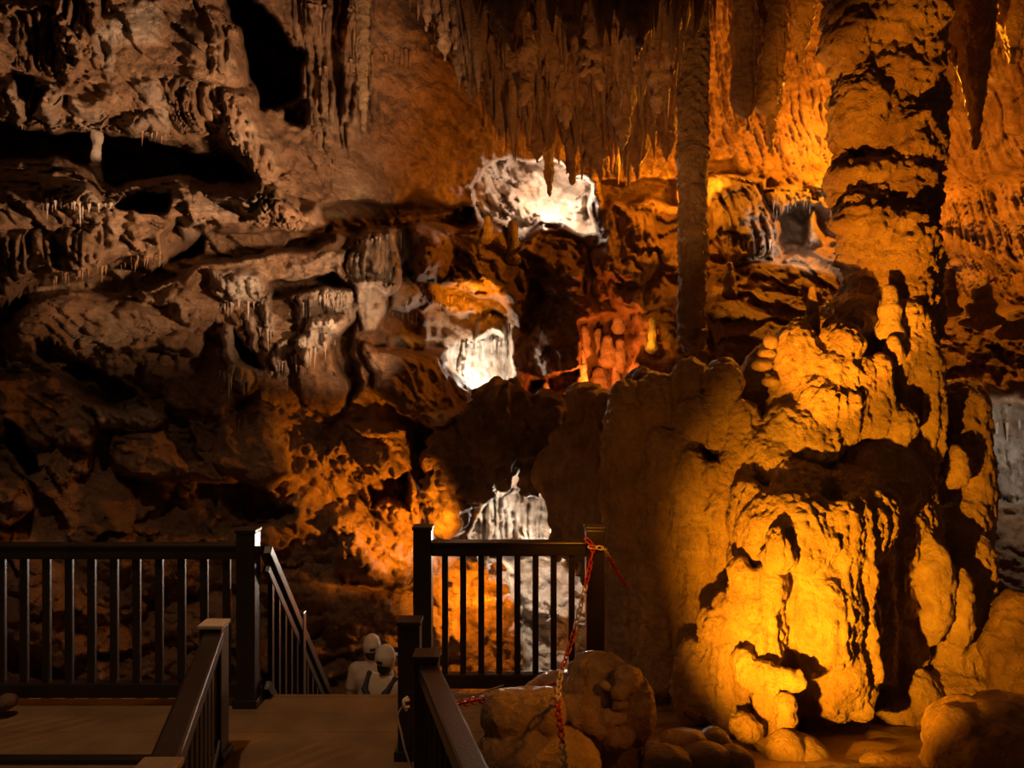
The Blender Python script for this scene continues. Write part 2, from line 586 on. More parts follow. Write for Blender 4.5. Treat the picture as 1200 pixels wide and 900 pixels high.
feat([(-20, 560), (30, 560), (40, 600), (10, 620), (-30, 600)], -.4, 16, 'bulge')
feat([(150, 560), (300, 570), (340, 600), (250, 630), (160, 610)], .35, 16)
# --- white drip curtains
feat([(240, 318), (300, 312), (312, 340), (300, 362), (262, 364), (245, 350)], -.55, 16, 'bulge', flute=.12, calc=.85)
feat([(300, 345), (318, 345), (322, 395), (305, 390)], -.35, 9, 'bulge', flute=.1, calc=.8)
feat([(335, 355), (372, 336), (412, 335), (414, 372), (395, 395), (345, 392)], -.5, 14, 'bulge', flute=.16, calc=.8)
feat([(312, 330), (400, 318), (408, 334), (372, 338), (335, 352), (318, 352)], .9, 7)
feat([(360, 378), (400, 368), (408, 380), (385, 412), (360, 430), (345, 412)], -.6, 12, 'bulge', flute=.1, calc=1.)
feat([(255, 385), (270, 388), (272, 430), (292, 440), (300, 450), (280, 466), (262, 455), (254, 420)], -.5, 10, 'bulge', flute=.14, calc=.9)
feat([(280, 372), (298, 372), (296, 415), (284, 412)], -.35, 8, 'bulge', flute=.1, calc=.75)
feat([(270, 395), (292, 418), (300, 438), (280, 432), (272, 428)], .8, 7)
feat([(318, 400), (338, 400), (334, 440), (318, 452), (312, 430)], -.4, 8, 'bulge', flute=.12, calc=.8)
feat([(410, 275), (472, 262), (474, 330), (450, 350), (415, 330)], -.75, 16, 'bulge', flute=.18, calc=.6)
feat([(415, 325), (455, 325), (450, 385), (425, 388), (410, 360)], -.5, 12, 'bulge', flute=.1, calc=.85)
feat([(455, 310), (490, 318), (500, 350), (480, 375), (455, 370)], -.45, 14, 'bulge', flute=.06, calc=.45)
feat([(335, 300), (410, 290), (412, 322), (375, 322), (330, 325)], -.3, 14, 'bulge', calc=.35, rough=.6)
feat([(375, 238), (470, 236), (560, 240), (560, 258), (470, 262), (410, 276), (380, 270)], 1.2, 9)
feat([(345, 420), (395, 408), (400, 480), (378, 500), (350, 470)], -.35, 18, 'bulge')
feat([(390, 395), (412, 380), (420, 430), (400, 480), (392, 440)], .8, 9)
feat([(460, 392), (480, 388), (502, 393), (516, 404), (458, 405)], -.3, 8, 'bulge', calc=.8)
# --- the arch with lit rim, grotto below
feat([(480, 265), (600, 262), (625, 330), (612, 385), (560, 352), (520, 335), (490, 330)], -.9, 24, 'bulge', rough=.7)
feat([(490, 372), (510, 360), (545, 362), (600, 386), (606, 462), (560, 466), (525, 430), (528, 405), (500, 402)], 1.4, 4)
feat([(528, 398), (600, 392), (604, 450), (560, 464), (530, 432)], 0, 10, calc=1., flute=.12)
feat([(556, 374), (592, 380), (590, 402), (562, 402)], -1.2, 9, 'bulge', flute=.1)
feat([(430, 402), (525, 404), (526, 432), (555, 466), (610, 466), (640, 440), (640, 500), (560, 520), (480, 500), (430, 460)], -1.0, 26, 'bulge')
feat([(485, 490), (530, 480), (545, 492), (520, 505), (490, 508)], -.5, 10, 'bulge', calc=.5)
# --- orange rock left of the gate
feat([(385, 500), (480, 490), (500, 560), (512, 640), (470, 700), (400, 690), (380, 600)], -.4, 50, 'bulge', rough=.9)
feat([(420, 555), (480, 548), (486, 590), (440, 600)], .7, 10)
# --- dark centre rocks
feat([(500, 510), (560, 500), (640, 500), (700, 470), (705, 640), (660, 660), (640, 600), (620, 560), (560, 600), (545, 560), (510, 640)], -1.0, 30, 'bulge')
feat([(560, 625), (566, 590), (590, 555), (600, 540), (612, 545), (616, 580), (640, 600), (650, 650), (570, 660)], 1.0, 5, calc=.9, flute=.2, rough=.8)
feat([(596, 640), (712, 636), (712, 790), (620, 790)], .9, 8, calc=.5, rough=.5)
feat([(510, 570), (560, 575), (560, 650), (512, 640)], .8, 12, calc=.35)
feat([(612, 462), (622, 462), (624, 500), (622, 520), (613, 500)], 2.0, 4, calc=.9)
# --- white chamber
feat([(556, 215), (570, 200), (592, 186), (616, 194), (640, 190), (668, 206), (690, 215), (686, 240), (692, 268), (664, 262), (640, 262), (612, 285), (600, 268), (588, 262), (574, 266), (560, 240)], 2.4, 4, calc=.5, rough=.9)
feat([(640, 256), (672, 262), (694, 285), (700, 320), (690, 345), (612, 345), (606, 290)], -.7, 34, 'bulge', rough=1.2)
feat([(690, 225), (770, 238), (775, 300), (740, 340), (700, 320)], -.5, 24, 'bulge', flute=.1)
feat([(700, 212), (790, 212), (795, 240), (700, 238)], 1.2, 8)
feat([(640, 330), (690, 300), (700, 380), (690, 470), (640, 470), (625, 400)], -.5, 30, 'bulge')
feat([(676, 380), (738, 372), (742, 460), (676, 462)], 1.2, 9, calc=.2)
feat([(705, 305), (745, 300), (748, 370), (710, 365)], -.3, 14, 'bulge', rough=.8)
feat([(620, 440), (672, 440), (672, 466), (620, 466)], .8, 7)
# --- right of the slender column: pale dripstone and niches
feat([(832, 210), (905, 205), (912, 300), (850, 310), (830, 280)], -.7, 22, 'bulge', flute=.16, calc=.35)
feat([(905, 215), (985, 205), (985, 250), (960, 245), (950, 235), (925, 245), (910, 250)], -.6, 12, 'bulge', flute=.16, calc=.6)
feat([(914, 246), (930, 236), (942, 262), (932, 288), (918, 284)], .55, 10)
feat([(942, 230), (955, 230), (956, 290), (942, 290)], -.5, 7, 'bulge', flute=.1, calc=.7)
feat([(820, 190), (870, 180), (880, 205), (830, 208)], .9, 7)
feat([(820, 310), (990, 290), (1000, 420), (830, 420)], -.7, 30, 'bulge')
# --- far right
feat([(1095, 355), (1220, 360), (1300, 380), (1300, 482), (1150, 480), (1095, 470)], -.7, 22, 'bulge')
feat([(1150, 482), (1300, 485), (1300, 590), (1150, 586)], .3, 8, flute=.1, calc=.75)
feat([(1100, 50), (1230, 50), (1230, 200), (1100, 220)], .5, 30)
feat([(1110, 200), (1230, 190), (1230, 340), (1110, 330)], -.1, 30, flute=.14)

feat([(700, -270), (1470, -270), (1470, 350), (1100, 350), (960, 190), (830, 190), (790, 210), (700, 205)], 0, 30, rough=-.6, flute=.08)
feat([(110, -40), (200, -40), (205, 95), (180, 160), (120, 120)], 0, 40, rough=-.5)
feat([(340, -60), (440, -60), (440, 150), (400, 190), (350, 130)], -.1, 30, flute=.2)
feat([(440, -20), (520, -20), (560, 180), (480, 230), (400, 230), (430, 150)], 0, 30, rough=-.4)
pos = np.stack([((U0 - 600) / FPX * D).ravel(), D.ravel(), (CAMZ + (450 - V0) / FPX * D).ravel()], 1).astype(np.float32)
rg = ARG.ravel()
# slanting beds
sl = pos @ np.array([[.86, 0, .5], [0, 1, 0], [-.5, 0, .86]], np.float32)
dd = .20 * ridged(sl * np.array((.55, .9, 1.4), np.float32), 3, .45) * rg
dd += .06 * ridged(pos * 2.6 + 3, 3, .5) * rg
dd += (.030 * fbm(pos * 9 + 7, 3, .6) + .022 * ridged(pos * 7 + 70, 2, .6)) * np.maximum(rg, .7)
# broken beds: each noses forward at its foot
s_ = 2.1 * sl[:, 2] + 1.1 * fbm(pos * .9 + 40, 3) + .25 * fbm(pos * 4, 2)
saw = s_ - np.floor(s_)
dd += .20 * (np.minimum(saw, 1) - .5) * sstep(-.25, .35, fbm(pos * .7 + 77, 2)) * rg * (1 - sstep(.9, 1, saw))
s2 = 5.5 * sl[:, 2] + 1.6 * fbm(pos * 2.1 + 10, 3)
saw = s2 - np.floor(s2)
dd += .075 * (saw - .5) * sstep(-.2, .4, fbm(pos * 1.5 + 7, 2)) * rg * (1 - sstep(.9, 1, saw))
q = pos * np.array((17, 0, 1.1), np.float32)
q[:, 0] += 1.2 * fbm(pos * 1.5, 2)
fl = vnoise(q) + .4 * vnoise(q * np.array((2.3, 1, 2.2), np.float32) + 5)
dd += AFL.ravel() * (np.abs(fl) * 1.6 - .5)
Dn = D.ravel() + dd
UU, VVr = U0.ravel(), V0.ravel()
wp = np.stack([(UU - 600) / FPX * Dn, Dn, CAMZ + (450 - VVr) / FPX * Dn], 1).astype(np.float32)
# rock noses sag a little: true overhangs
wp[:, 2] -= np.clip(-dd, 0, .4) * .35
gi = np.arange(U0.size, dtype=np.int32).reshape(shp)
fc = np.stack([gi[:-1, :-1], gi[1:, :-1], gi[1:, 1:], gi[:-1, 1:]], -1).reshape(-1, 4)
me = np_mesh('wall_back', wp, fc)
set_attr(me, 'calcite', np.clip(ACA.ravel() * (.75 + .5 * fbm(pos * 4, 3)), 0, 1))
wall = link_mesh('wall_back', me, M_WALL)
tag(wall, 'rough brown limestone cave wall with ledges, dark slots and pale drip curtains', None, None, 'structure')
WY = Dn.reshape(shp)


def wall_depth(u, v):
    i = int(np.clip(np.searchsorted(vvs, v), 0, shp[0] - 1))
    j = int(np.clip(np.searchsorted(us, u), 0, shp[1] - 1))
    return float(WY[i, j])


# ------------------------------------------------------------------ ceiling
def ceil_z(x, y):
    x = np.atleast_1d(np.asarray(x, np.float32))
    y = np.atleast_1d(np.asarray(y, np.float32))
    p = np.stack([x, y, np.zeros_like(x)], 1)
    z = 5.25 - .03 * (y - 6) + .28 * np.maximum(y - 9, 0) + 3.2 * sstep(-.1, -2.0, x) + 2.3 * sstep(1.55, 2.5, x)
    return z + .24 * ridged(p * .8 + 2, 3) + .10 * fbm(p * 3, 3)


cx = np.arange(-7, 9.01, .06, dtype=np.float32)
cy = np.arange(-2, 13.6, .06, dtype=np.float32)
CX, CY = np.meshgrid(cx, cy)
cp = np.stack([CX.ravel(), CY.ravel(), np.zeros(CX.size, np.float32)], 1)
cz = ceil_z(cp[:, 0], cp[:, 1])
cp[:, 2] = cz
ci = np.arange(CX.size, dtype=np.int32).reshape(CX.shape)
cf = np.stack([ci[:-1, :-1], ci[1:, :-1], ci[1:, 1:], ci[:-1, 1:]], -1).reshape(-1, 4)
me = np_mesh('ceiling', cp, cf)
set_attr(me, 'calcite', np.zeros(len(cp)))
ceiling = link_mesh('ceiling', me, M_WALL)
tag(ceiling, 'brown limestone cave ceiling bristling with hanging stalactites', None, None, 'structure')


# ------------------------------------------------------------------ stalactites
def stal_mesh(k, sides=8, rings=8):
    r_ = random.Random(100 + k)
    bm = bmesh.new()
    ring = []
    pw = r_.uniform(.75, 1.35)
    ph = r_.uniform(0, 6)
    for i in range(rings):
        t = i / (rings - 1)
        rad = (1 - t) ** pw * (1 + .13 * math.sin(t * r_.uniform(9, 14) + ph)) + .06
        if i == 0: rad *= 1.25
        ox, oy = .25 * math.sin(t * 3 + ph), .25 * math.cos(t * 2.4 + ph)
        ring.append([bm.verts.new((rad * math.cos(2 * PI * a / sides) * r_.uniform(.85, 1.15) + ox * t,
                                   rad * math.sin(2 * PI * a / sides) * r_.uniform(.85, 1.15) + oy * t, -t)) for a in range(sides)])
    for i in range(rings - 1):
        for a in range(sides):
            b_ = (a + 1) % sides
            bm.faces.new((ring[i][b_], ring[i][a], ring[i + 1][a], ring[i + 1][b_]))
    bm.faces.new(ring[-1][::-1])
    bm.faces.new(ring[0])
    bmesh.ops.recalc_face_normals(bm, faces=bm.faces[:])
    me = bm_mesh('stalactite', bm)
    me.polygons.foreach_set('use_smooth', [True] * len(me.polygons))
    return me


STAL = [stal_mesh(k) for k in range(12)]
STAL_P = [stal_mesh(k + 40) for k in range(6)]
for m_ in STAL: m_.materials.append(M_STAL)
for m_ in STAL_P: m_.materials.append(M_PALE)


def stalactite(top, length, rad, parent, meshes=STAL):
    o = bpy.data.objects.new('stalactite', random.choice(meshes))
    o.location = top
    o.scale = (rad, rad, length)
    o.rotation_euler = (random.uniform(-.03, .03), random.uniform(-.03, .03), random.uniform(0, 6.28))
    o.parent = parent
    col.objects.link(o)
    return o


env_u = [470, 500, 540, 580, 620, 660, 700, 760, 800, 830, 870, 930, 965, 1100, 1130, 1200, 1260]
env_v = [10, 30, 90, 165, 205, 228, 226, 215, 200, 130, 150, 90, 40, 30, 50, 60, 60]
cand = []
NC = 12000
cu, cd = rng.uniform(475, 1230, NC), rng.uniform(5.6, 11.2, NC)
cxx, cyy = (cu - 600) / FPX * cd, cd
czz = ceil_z(cxx, cyy)
clump = fbm(np.stack([cxx, cyy, cxx * 0], 1) * 2.2 + 8, 2)
for u, d, x, z, cl_ in zip(cu, cd, cxx, czz, clump):
    if len(cand) > 820: break
    L_ = (.10 + .5 * random.random() ** 2.2 + .35 * max(0, cl_)) * (.8 if d < 7 else 1)
    vt = 450 - (z - L_ - CAMZ) / d * FPX
    if vt < -15 or vt > np.interp(u, env_u, env_v) * 1.05: continue
    if (960 < u < 1115 and d > 6.2) or (790 < u < 835 and d > 7): continue
    if 838 < u < 960 and d < 8.7: continue
    cand.append((L_, Vector((x, d, z + .06)), d))
cand.sort(key=lambda c: -c[0] / c[2])
for L_, top, d in cand[:290]:
    stalactite(top, L_ + .06, random.uniform(.05, .12) * (.5 + .8 * L_), ceiling)
vv_, ff_ = [], []
base = 0
for L_, top, d in cand[290:]:
    n = 6
    r0 = random.uniform(.03, .06)
    for t, rr in ((0, 1.2), (.3, .8), (.65, .5), (1, .12)):
        for a in range(n):
            vv_.append((top.x + r0 * rr * math.cos(a * PI / 3), top.y + r0 * rr * math.sin(a * PI / 3), top.z - t * (L_ + .06)))
    for i in range(3):
        for a in range(n):
            b_ = (a + 1) % n
            ff_.append((base + i * n + b_, base + i * n + a, base + (i + 1) * n + a, base + (i + 1) * n + b_))
    base += 4 * n
me = np_mesh('thin_stalactites', vv_, ff_)
o = link_mesh('thin_stalactites', me, M_STAL)
o.parent = ceiling
o['kind'] = 'stuff'


def fringe(pts, step, lmin, lmax, rad, pale=False, lift=6):
    """stalactites along a rock lip of the wall (photo pixels)"""
    for (u0, v0), (u1, v1) in zip(pts[:-1], pts[1:]):
        n = max(1, int(math.hypot(u1 - u0, v1 - v0) / step))
        for k in range(n):
            t = (k + random.random()) / n
            u, v = u0 + (u1 - u0) * t, v0 + (v1 - v0) * t + random.uniform(-2, 2)
            d = wall_depth(u, v - lift) - .02
            if random.random() < .25: continue
            L_ = lmin * .5 + (lmax - lmin * .5) * random.random() ** 1.8
            stalactite(P(u, v - lift, d), L_ + lift * d / FPX, rad * random.uniform(.6, 1.3), wall, STAL_P if pale else STAL)


fringe([(50, 240), (140, 246)], 4, .06, .2, .014, True)
fringe([(20, 148), (60, 152)], 6, .03, .10, .022)
fringe([(165, 160), (195, 164)], 4, .03, .12, .016)
fringe([(60, 330), (120, 316), (190, 300)], 5, .03, .12, .016)
fringe([(262, 360), (300, 358)], 3, .06, .22, .014, True)
fringe([(338, 372), (372, 352), (412, 350)], 3, .2, .42, .014, True)
fringe([(300, 390), (320, 392)], 4, .1, .25, .014, True)
fringe([(318, 440), (345, 420), (395, 402)], 4, .06, .22, .016, True)
fringe([(258, 440), (295, 456)], 4, .1, .24, .016, True)
fringe([(420, 290), (470, 278)], 4, .3, .55, .016, True)
fringe([(455, 370), (490, 374)], 5, .05, .14, .016)
fringe([(500, 352), (545, 356), (600, 388)], 4, .06, .2, .016)
fringe([(534, 408), (600, 405)], 5, .12, .36, .024, True)
fringe([(905, 240), (985, 238)], 4, .12, .36, .018, True)
fringe([(850, 290), (905, 285)], 5, .15, .4, .02, True)
fringe([(345, 10), (430, 20)], 5, .2, .7, .025)
fringe([(360, 90), (440, 70), (510, 60)], 6, .1, .4, .022)
fringe([(1100, 60), (1200, 64)], 6, .1, .5, .04)
fringe([(1150, 500), (1200, 500)], 6, .3, .6, .02, True)

# ------------------------------------------------------------------ cave floor
fx = np.arange(-7, 8.01, .06, dtype=np.float32)
fy = np.arange(-1, 12.01, .06, dtype=np.float32)
FX, FY = np.meshgrid(fx, fy)
fp = np.stack([FX.ravel(), FY.ravel(), np.zeros(FX.size, np.float32)], 1)


def floor_z(x, y):
    rgt = -.10 - .26 * (y - 4) + .55 * np.clip(3.5 - y, 0, .55) - .35 * np.clip(2.7 - y, 0, 4)
    lft = -.7 - 1.5 * sstep(5.4, 7.0, y)
    near = sstep(-.15, .35, x)
    far = sstep(.2, 1.1, x)
    b = near * sstep(5.4, 4.8, y) + far * sstep(4.8, 5.4, y)
    return lft + (rgt - lft) * b


fp[:, 2] = floor_z(fp[:, 0], fp[:, 1]) + .05 * fbm(fp * 1.6, 4)
fi = np.arange(FX.size, dtype=np.int32).reshape(FX.shape)
ff = np.stack([fi[:-1, :-1], fi[:-1, 1:], fi[1:, 1:], fi[1:, :-1]], -1).reshape(-1, 4)
me = np_mesh('floor', fp, ff)
set_attr(me, 'calcite', np.zeros(len(fp)))
cave_floor = link_mesh('floor', me, M_WET)
tag(cave_floor, 'uneven brown rock floor of the cave around the walkway', None, None, 'structure')

# ------------------------------------------------------------------ the large flowstone mound on the right
B = [
    # core, well back
    E(800, 660, 7.0, 95, 210, .62), E(820, 490, 7.05, 62, 60, .42), E(960, 470, 6.9, 100, 90, .5), E(1000, 640, 6.6, 95, 160, .6), E(900, 700, 6.5, 90, 150, .6),
    # left apron, smooth dim drapery in broad folds
    K(738, 530, 6.62, 24, 734, 770, 6.5, 30), K(776, 560, 6.38, 22, 772, 790, 6.2, 27), K(796, 620, 6.5, 16, 798, 790, 6.4, 18), K(824, 580, 6.2, 20, 818, 790, 6.1, 25), K(853, 600, 6.12, 18, 846, 780, 6.02, 22),
    E(735, 490, 6.6, 26, 46, .26), E(770, 480, 6.6, 34, 44, .26), E(790, 540, 6.4, 36, 40, .26), E(752, 458, 6.95, 24, 28, .2), E(728, 520, 6.8, 18, 40, .2), K(760, 470, 6.75, 16, 790, 560, 6.3, 14), K(742, 530, 6.5, 14, 770, 470, 6.7, 12), E(775, 520, 6.35, 18, 22, .14), E(832, 556, 6.05, 13, 14, .1), E(760, 575, 6.4, 16, 20, .14), E(720, 560, 6.7, 16, 80, .2), E(722, 640, 6.7, 14, 80, .2),
    # leaf-like folds of its crest
    E(808, 448, 6.45, 22, 26, .16), E(848, 446, 6.3, 20, 24, .16), K(848, 455, 6.25, 18, 838, 520, 6.2, 12), E(868, 492, 6.2, 22, 24, .16), K(872, 500, 6.15, 15, 846, 600, 6.0, 20),
    K(892, 505, 6.1, 9, 858, 600, 6.0, 14), E(815, 490, 6.35, 24, 34, .2), E(808, 545, 6.2, 22, 20, .16), K(806, 552, 6.2, 20, 812, 640, 6.15, 26),
    # crest lobes, brightly lit
    E(955, 388, 6.54, 34, 20, .24), E(932, 405, 6.34, 24, 26, .2), K(935, 420, 6.29, 28, 915, 490, 6.24, 16), E(985, 402, 6.24, 24, 24, .2), E(975, 440, 6.19, 28, 34, .2),
    K(1003, 435, 6.19, 16, 1008, 500, 6.12, 14), K(1030, 430, 6.22, 14, 1028, 500, 6.14, 14), E(1050, 500, 6.19, 22, 26, .16), E(960, 480, 6.12, 32, 40, .22), E(990, 485, 6.09, 20, 40, .16),
    E(925, 510, 6.09, 34, 36, .24), E(955, 522, 6.02, 28, 26, .18), E(895, 548, 6.04, 32, 46, .25), E(872, 596, 6.02, 20, 46, .2),
    # dark dome and right flank
    E(975, 612, 5.95, 66, 56, .5), E(1035, 650, 6.4, 40, 100, .42), K(1048, 650, 6.3, 28, 1052, 830, 6.3, 34), E(1000, 570, 6.4, 60, 40, .5), K(1020, 640, 6.05, 24, 1026, 780, 6.05, 24),
    E(975, 582, 6.08, 66, 38, .56), E(1015, 575, 6.4, 50, 36, .5), E(1034, 618, 6.45, 40, 60, .42), K(1042, 620, 6.32, 28, 1050, 800, 6.3, 30), E(930, 570, 5.9, 40, 30, .4),
    # lit front curtain
    E(925, 625, 5.55, 62, 56, .34), E(880, 640, 5.7, 24, 80, .28), E(950, 720, 5.5, 54, 80, .34), E(970, 790, 5.5, 46, 56, .28), K(985, 605, 5.4, 19, 990, 765, 5.32, 17),
    K(965, 690, 5.3, 20, 968, 765, 5.27, 20), K(942, 680, 5.35, 14, 946, 760, 5.3, 12), E(945, 655, 5.3, 30, 16, .12), E(965, 640, 5.35, 24, 24, .14),
    E(900, 720, 5.5, 28, 60, .26), K(899, 682, 5.26, 19, 896, 765, 5.22, 23), E(911, 634, 5.16, 13, 20, .1), E(911, 655, 5.18, 16, 14, .1),
    E(868, 672, 5.34, 14, 14, .1), K(867, 692, 5.36, 13, 862, 790, 5.32, 19), E(850, 708, 5.5, 14, 15, .11), E(838, 735, 5.48, 19, 22, .15), E(845, 775, 5.45, 22, 40, .18),
    E(808, 760, 5.6, 12, 11, .09), E(815, 806, 5.55, 27, 44, .22), E(826, 778, 5.52, 16, 22, .13), E(860, 822, 5.4, 40, 44, .24), E(900, 800, 5.6, 50, 50, .25),
    K(1008, 790, 5.5, 18, 1010, 834, 5.38, 13), E(978, 822, 5.42, 13, 16, .1), E(1000, 770, 5.5, 22, 40, .16), E(1020, 740, 5.6, 10, 44, .08),
    K(1004, 592, 5.48, 15, 1012, 680, 5.43, 13), K(1016, 690, 5.42, 8, 1024, 790, 5.4, 9),
    # knobs at the foot, arch-like
    E(873, 780, 5.08, 14, 20, .11), K(886, 802, 5.0, 9, 898, 784, 4.97, 10), K(898, 784, 4.97, 11, 930, 797, 4.96, 12), E(899, 806, 5.02, 11, 13, .08),
    K(897, 822, 5.02, 13, 904, 858, 4.98, 17), K(921, 826, 4.9, 10, 918, 852, 4.92, 13), E(872, 852, 4.86, 19, 15, .12), E(910, 864, 5.0, 30, 14, .18),
    # underpinnings, in shade
    E(1000, 890, 6.2, 60, 60, .4), E(900, 890, 5.6, 90, 30, .4), E(800, 830, 6.6, 80, 60, .5), E(740, 810, 6.7, 40, 60, .4), E(1045, 850, 6.2, 40, 60, .4),
    # upper dark body behind the crest
    E(1040, 420, 6.75, 50, 90, .42), E(1005, 385, 6.8, 50, 40, .4), E(1075, 480, 6.6, 26, 110, .3),
]
mound = rock_mass('flowstone_mound', B, M_FLOW, h=.016, k=.05, lump=.024, lumpf=5.0, flute=.032, flutef=11, pop=.012, popf=34,
                  label='huge knobbly golden flowstone mound rising beside the gate on the right', cat='flowstone')
for (u, v, d, ru, rv, rd) in [(903, 400, 6.2, 9, 10, .06), (893, 428, 6.2, 13, 8, .07), (903, 447, 6.18, 10, 7, .06), (898, 414, 6.22, 11, 7, .06)]:
    rock_mass('knob', [E(u, v, d, ru, rv, rd), E(u + 12, v + 4, d + .15, ru, rv * .8, rd * 1.5)], M_FLOW, h=.012, k=.03, lump=.01, pop=.003, parent=mound)

rock_mass('drapery', [K(690, 470, 7.9, 22, 672, 560, 7.7, 36), K(672, 560, 7.7, 36, 690, 640, 7.6, 26), K(655, 540, 7.75, 16, 657, 650, 7.75, 11), E(700, 600, 7.6, 30, 90, .3), K(700, 480, 7.7, 20, 715, 640, 7.4, 30)], M_FLOW,
          h=.02, k=.05, lump=.06, lumpf=3.5, flute=.11, flutef=8, pop=.012, label='dark fluted drapery hanging left of the flowstone mound behind the gate', cat='drapery')
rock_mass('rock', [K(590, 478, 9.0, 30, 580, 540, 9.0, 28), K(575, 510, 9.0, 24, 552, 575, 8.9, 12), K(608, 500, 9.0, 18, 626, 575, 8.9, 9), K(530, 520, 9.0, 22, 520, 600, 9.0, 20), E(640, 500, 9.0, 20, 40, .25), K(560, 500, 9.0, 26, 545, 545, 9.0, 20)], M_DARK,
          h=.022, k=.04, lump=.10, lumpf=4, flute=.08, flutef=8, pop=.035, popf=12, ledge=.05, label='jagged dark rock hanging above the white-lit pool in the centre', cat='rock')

# stalagmites on the crest, in front of the big column
crest = [(1043, 332, 384, 6.35, 11, 'banded golden stalagmite standing on the flowstone crest'),
         (952, 334, 366, 6.5, 6, 'small finger stalagmite left of the big column foot'),
         (1047, 393, 408, 6.25, 8, 'little golden knob stalagmite below the big column')]
for u, vt, vb, d, r, lb in crest:
    rock_mass('stalagmite', [K(u, vt + r * .7, d, r * .7, u, vb, d, r), E(u, (vt + vb) / 2 + 6, d, r * 1.15, 10, r * d / FPX), E(u, vb + 8, d + .05, r * 1.6, 14, r * 1.5 * d / FPX)], M_FLOW,
              h=.014, k=.04, lump=.012, lumpf=7, pop=.004, label=lb, cat='stalagmite', group='stalagmites on the flowstone crest')

# ------------------------------------------------------------------ columns
def column_blobs(pts):
    """pts: (u, v, d, radius px) from top to bottom"""
    return [K(*a, *b) for a, b in zip(pts[:-1], pts[1:])]


cb = column_blobs([(1036, -90, 7.0, 62), (1038, 20, 7.0, 58), (1036, 45, 7.0, 53), (1040, 95, 7.0, 50), (1038, 130, 7.0, 49), (1042, 190, 7.0, 47), (1032, 230, 6.95, 46), (1036, 300, 6.9, 46), (1040, 360, 6.9, 46), (1045, 470, 6.9, 44)])
cb += [E(1000, 30, 6.75, 28, 60, .2), E(1065, 70, 6.75, 30, 34, .2), E(1010, 130, 6.72, 30, 46, .2), E(1060, 150, 6.7, 28, 40, .2), E(1020, 205, 6.7, 40, 20, .2), E(1062, 215, 6.7, 26, 24, .18), E(1015, 265, 6.6, 34, 44, .2), E(1055, 285, 6.6, 34, 42, .2),
       K(990, -60, 6.9, 18, 986, 160, 6.9, 9), K(1092, -60, 7.1, 18, 1088, 330, 7.0, 9), K(1088, 330, 7.0, 9, 1083, 560, 6.6, 12), K(984, 160, 6.9, 9, 990, 260, 6.8, 10)]
rock_mass('column', cb, M_COL, h=.02, k=.09, lump=.035, lumpf=3.2, flute=.030, flutef=9, pop=.022, popf=24, ledge=.045, ledgef=5.0,
          label='massive amber-lit dripstone column with ledges reaching the ceiling', cat='column')
rock_mass('column', column_blobs([(812, -90, 7.6, 20), (813, 60, 7.6, 17), (812, 180, 7.6, 17), (812, 300, 7.6, 16), (811, 400, 7.6, 15)]), M_COL, h=.015, k=.05, lump=.014, lumpf=6, flute=.012, pop=.014, popf=26,
          label='slender straight dark column left of the massive one', cat='column')
rock_mass('column', column_blobs([(113, 145, 8.6, 6), (114, 165, 8.6, 5), (112, 185, 8.6, 5), (113, 210, 8.6, 7)]) + [E(113, 160, 8.6, 6, 5, .06), E(112, 196, 8.6, 7, 5, .07)], M_PALE, h=.014, k=.03, lump=.012, lumpf=9, pop=.006,
          label='tiny pale column standing in the dark slot at upper left', cat='column')
# right pillar with twin lit faces
pb = column_blobs([(1118, 480, 7.0, 34), (1116, 540, 7.0, 42), (1118, 600, 6.9, 40), (1116, 660, 6.6, 42), (1112, 760, 6.4, 42), (1105, 860, 6.3, 50)])
pb += [E(1088, 685, 6.1, 22, 70, .18), E(1124, 715, 6.1, 15, 50, .14), E(1120, 548, 6.5, 18, 28, .14), E(1112, 806, 6.15, 42, 24, .28), E(1078, 812, 6.0, 22, 28, .18), E(1140, 845, 6.0, 46, 40, .3), K(1147, 540, 6.9, 10, 1146, 780, 6.5, 12)]
rock_mass('pillar', pb, M_FLOW, h=.018, k=.07, lump=.035, lumpf=3.6, flute=.016, pop=.011, popf=26,
          label='dark dripstone pillar with two amber-lit patches near the right edge', cat='pillar')
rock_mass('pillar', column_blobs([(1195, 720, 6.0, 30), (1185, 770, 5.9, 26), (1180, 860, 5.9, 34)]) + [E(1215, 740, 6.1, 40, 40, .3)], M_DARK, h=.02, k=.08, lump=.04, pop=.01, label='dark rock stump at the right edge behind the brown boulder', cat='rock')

# ------------------------------------------------------------------ great stalactites
def big_stal(u, v0, v1, d, r, lb, mat=M_COL, extra=()):
    bl = [K(u, v0, d, r, u + 1, (v0 + v1) / 2, d, r * .85), K(u + 1, (v0 + v1) / 2, d, r * .85, u + 2, v1, d, r * .16)] + list(extra)
    rock_mass('stalactite', bl, mat, h=.016, k=.05, lump=.02, lumpf=5, flute=.03, flutef=10, pop=.012, popf=22, label=lb, cat='stalactite', group='great stalactites')


big_stal(875, -80, 150, 8.0, 17, 'thick dark stalactite just right of the slender column', extra=[K(872, -60, 8, 15, 872, 125, 8, 13)])
big_stal(902, -80, 175, 8.2, 19, 'long fluted stalactite halfway between the two tall columns', extra=[K(905, -60, 8.2, 17, 900, 120, 8.2, 14)])
big_stal(938, -80, 74, 8.4, 22, 'short broad stalactite beside the massive column top')
big_stal(1140, -80, 172, 8.2, 22, 'large pointed stalactite hanging before the bright wall on the right', extra=[K(1150, -60, 8.2, 20, 1150, 40, 8.2, 14)])
big_stal(1118, -80, 76, 8.3, 16, 'stubby stalactite between massive column and large pointed stalactite')
big_stal(1185, -80, 70, 8.6, 26, 'broad grey stalactite at the upper right corner')
big_stal(642, 100, 228, 9.6, 9, 'pointed stalactite hanging before the white-lit chamber')
big_stal(424, -40, 152, 8.6, 10, 'lone long stalactite on the upper left wall')

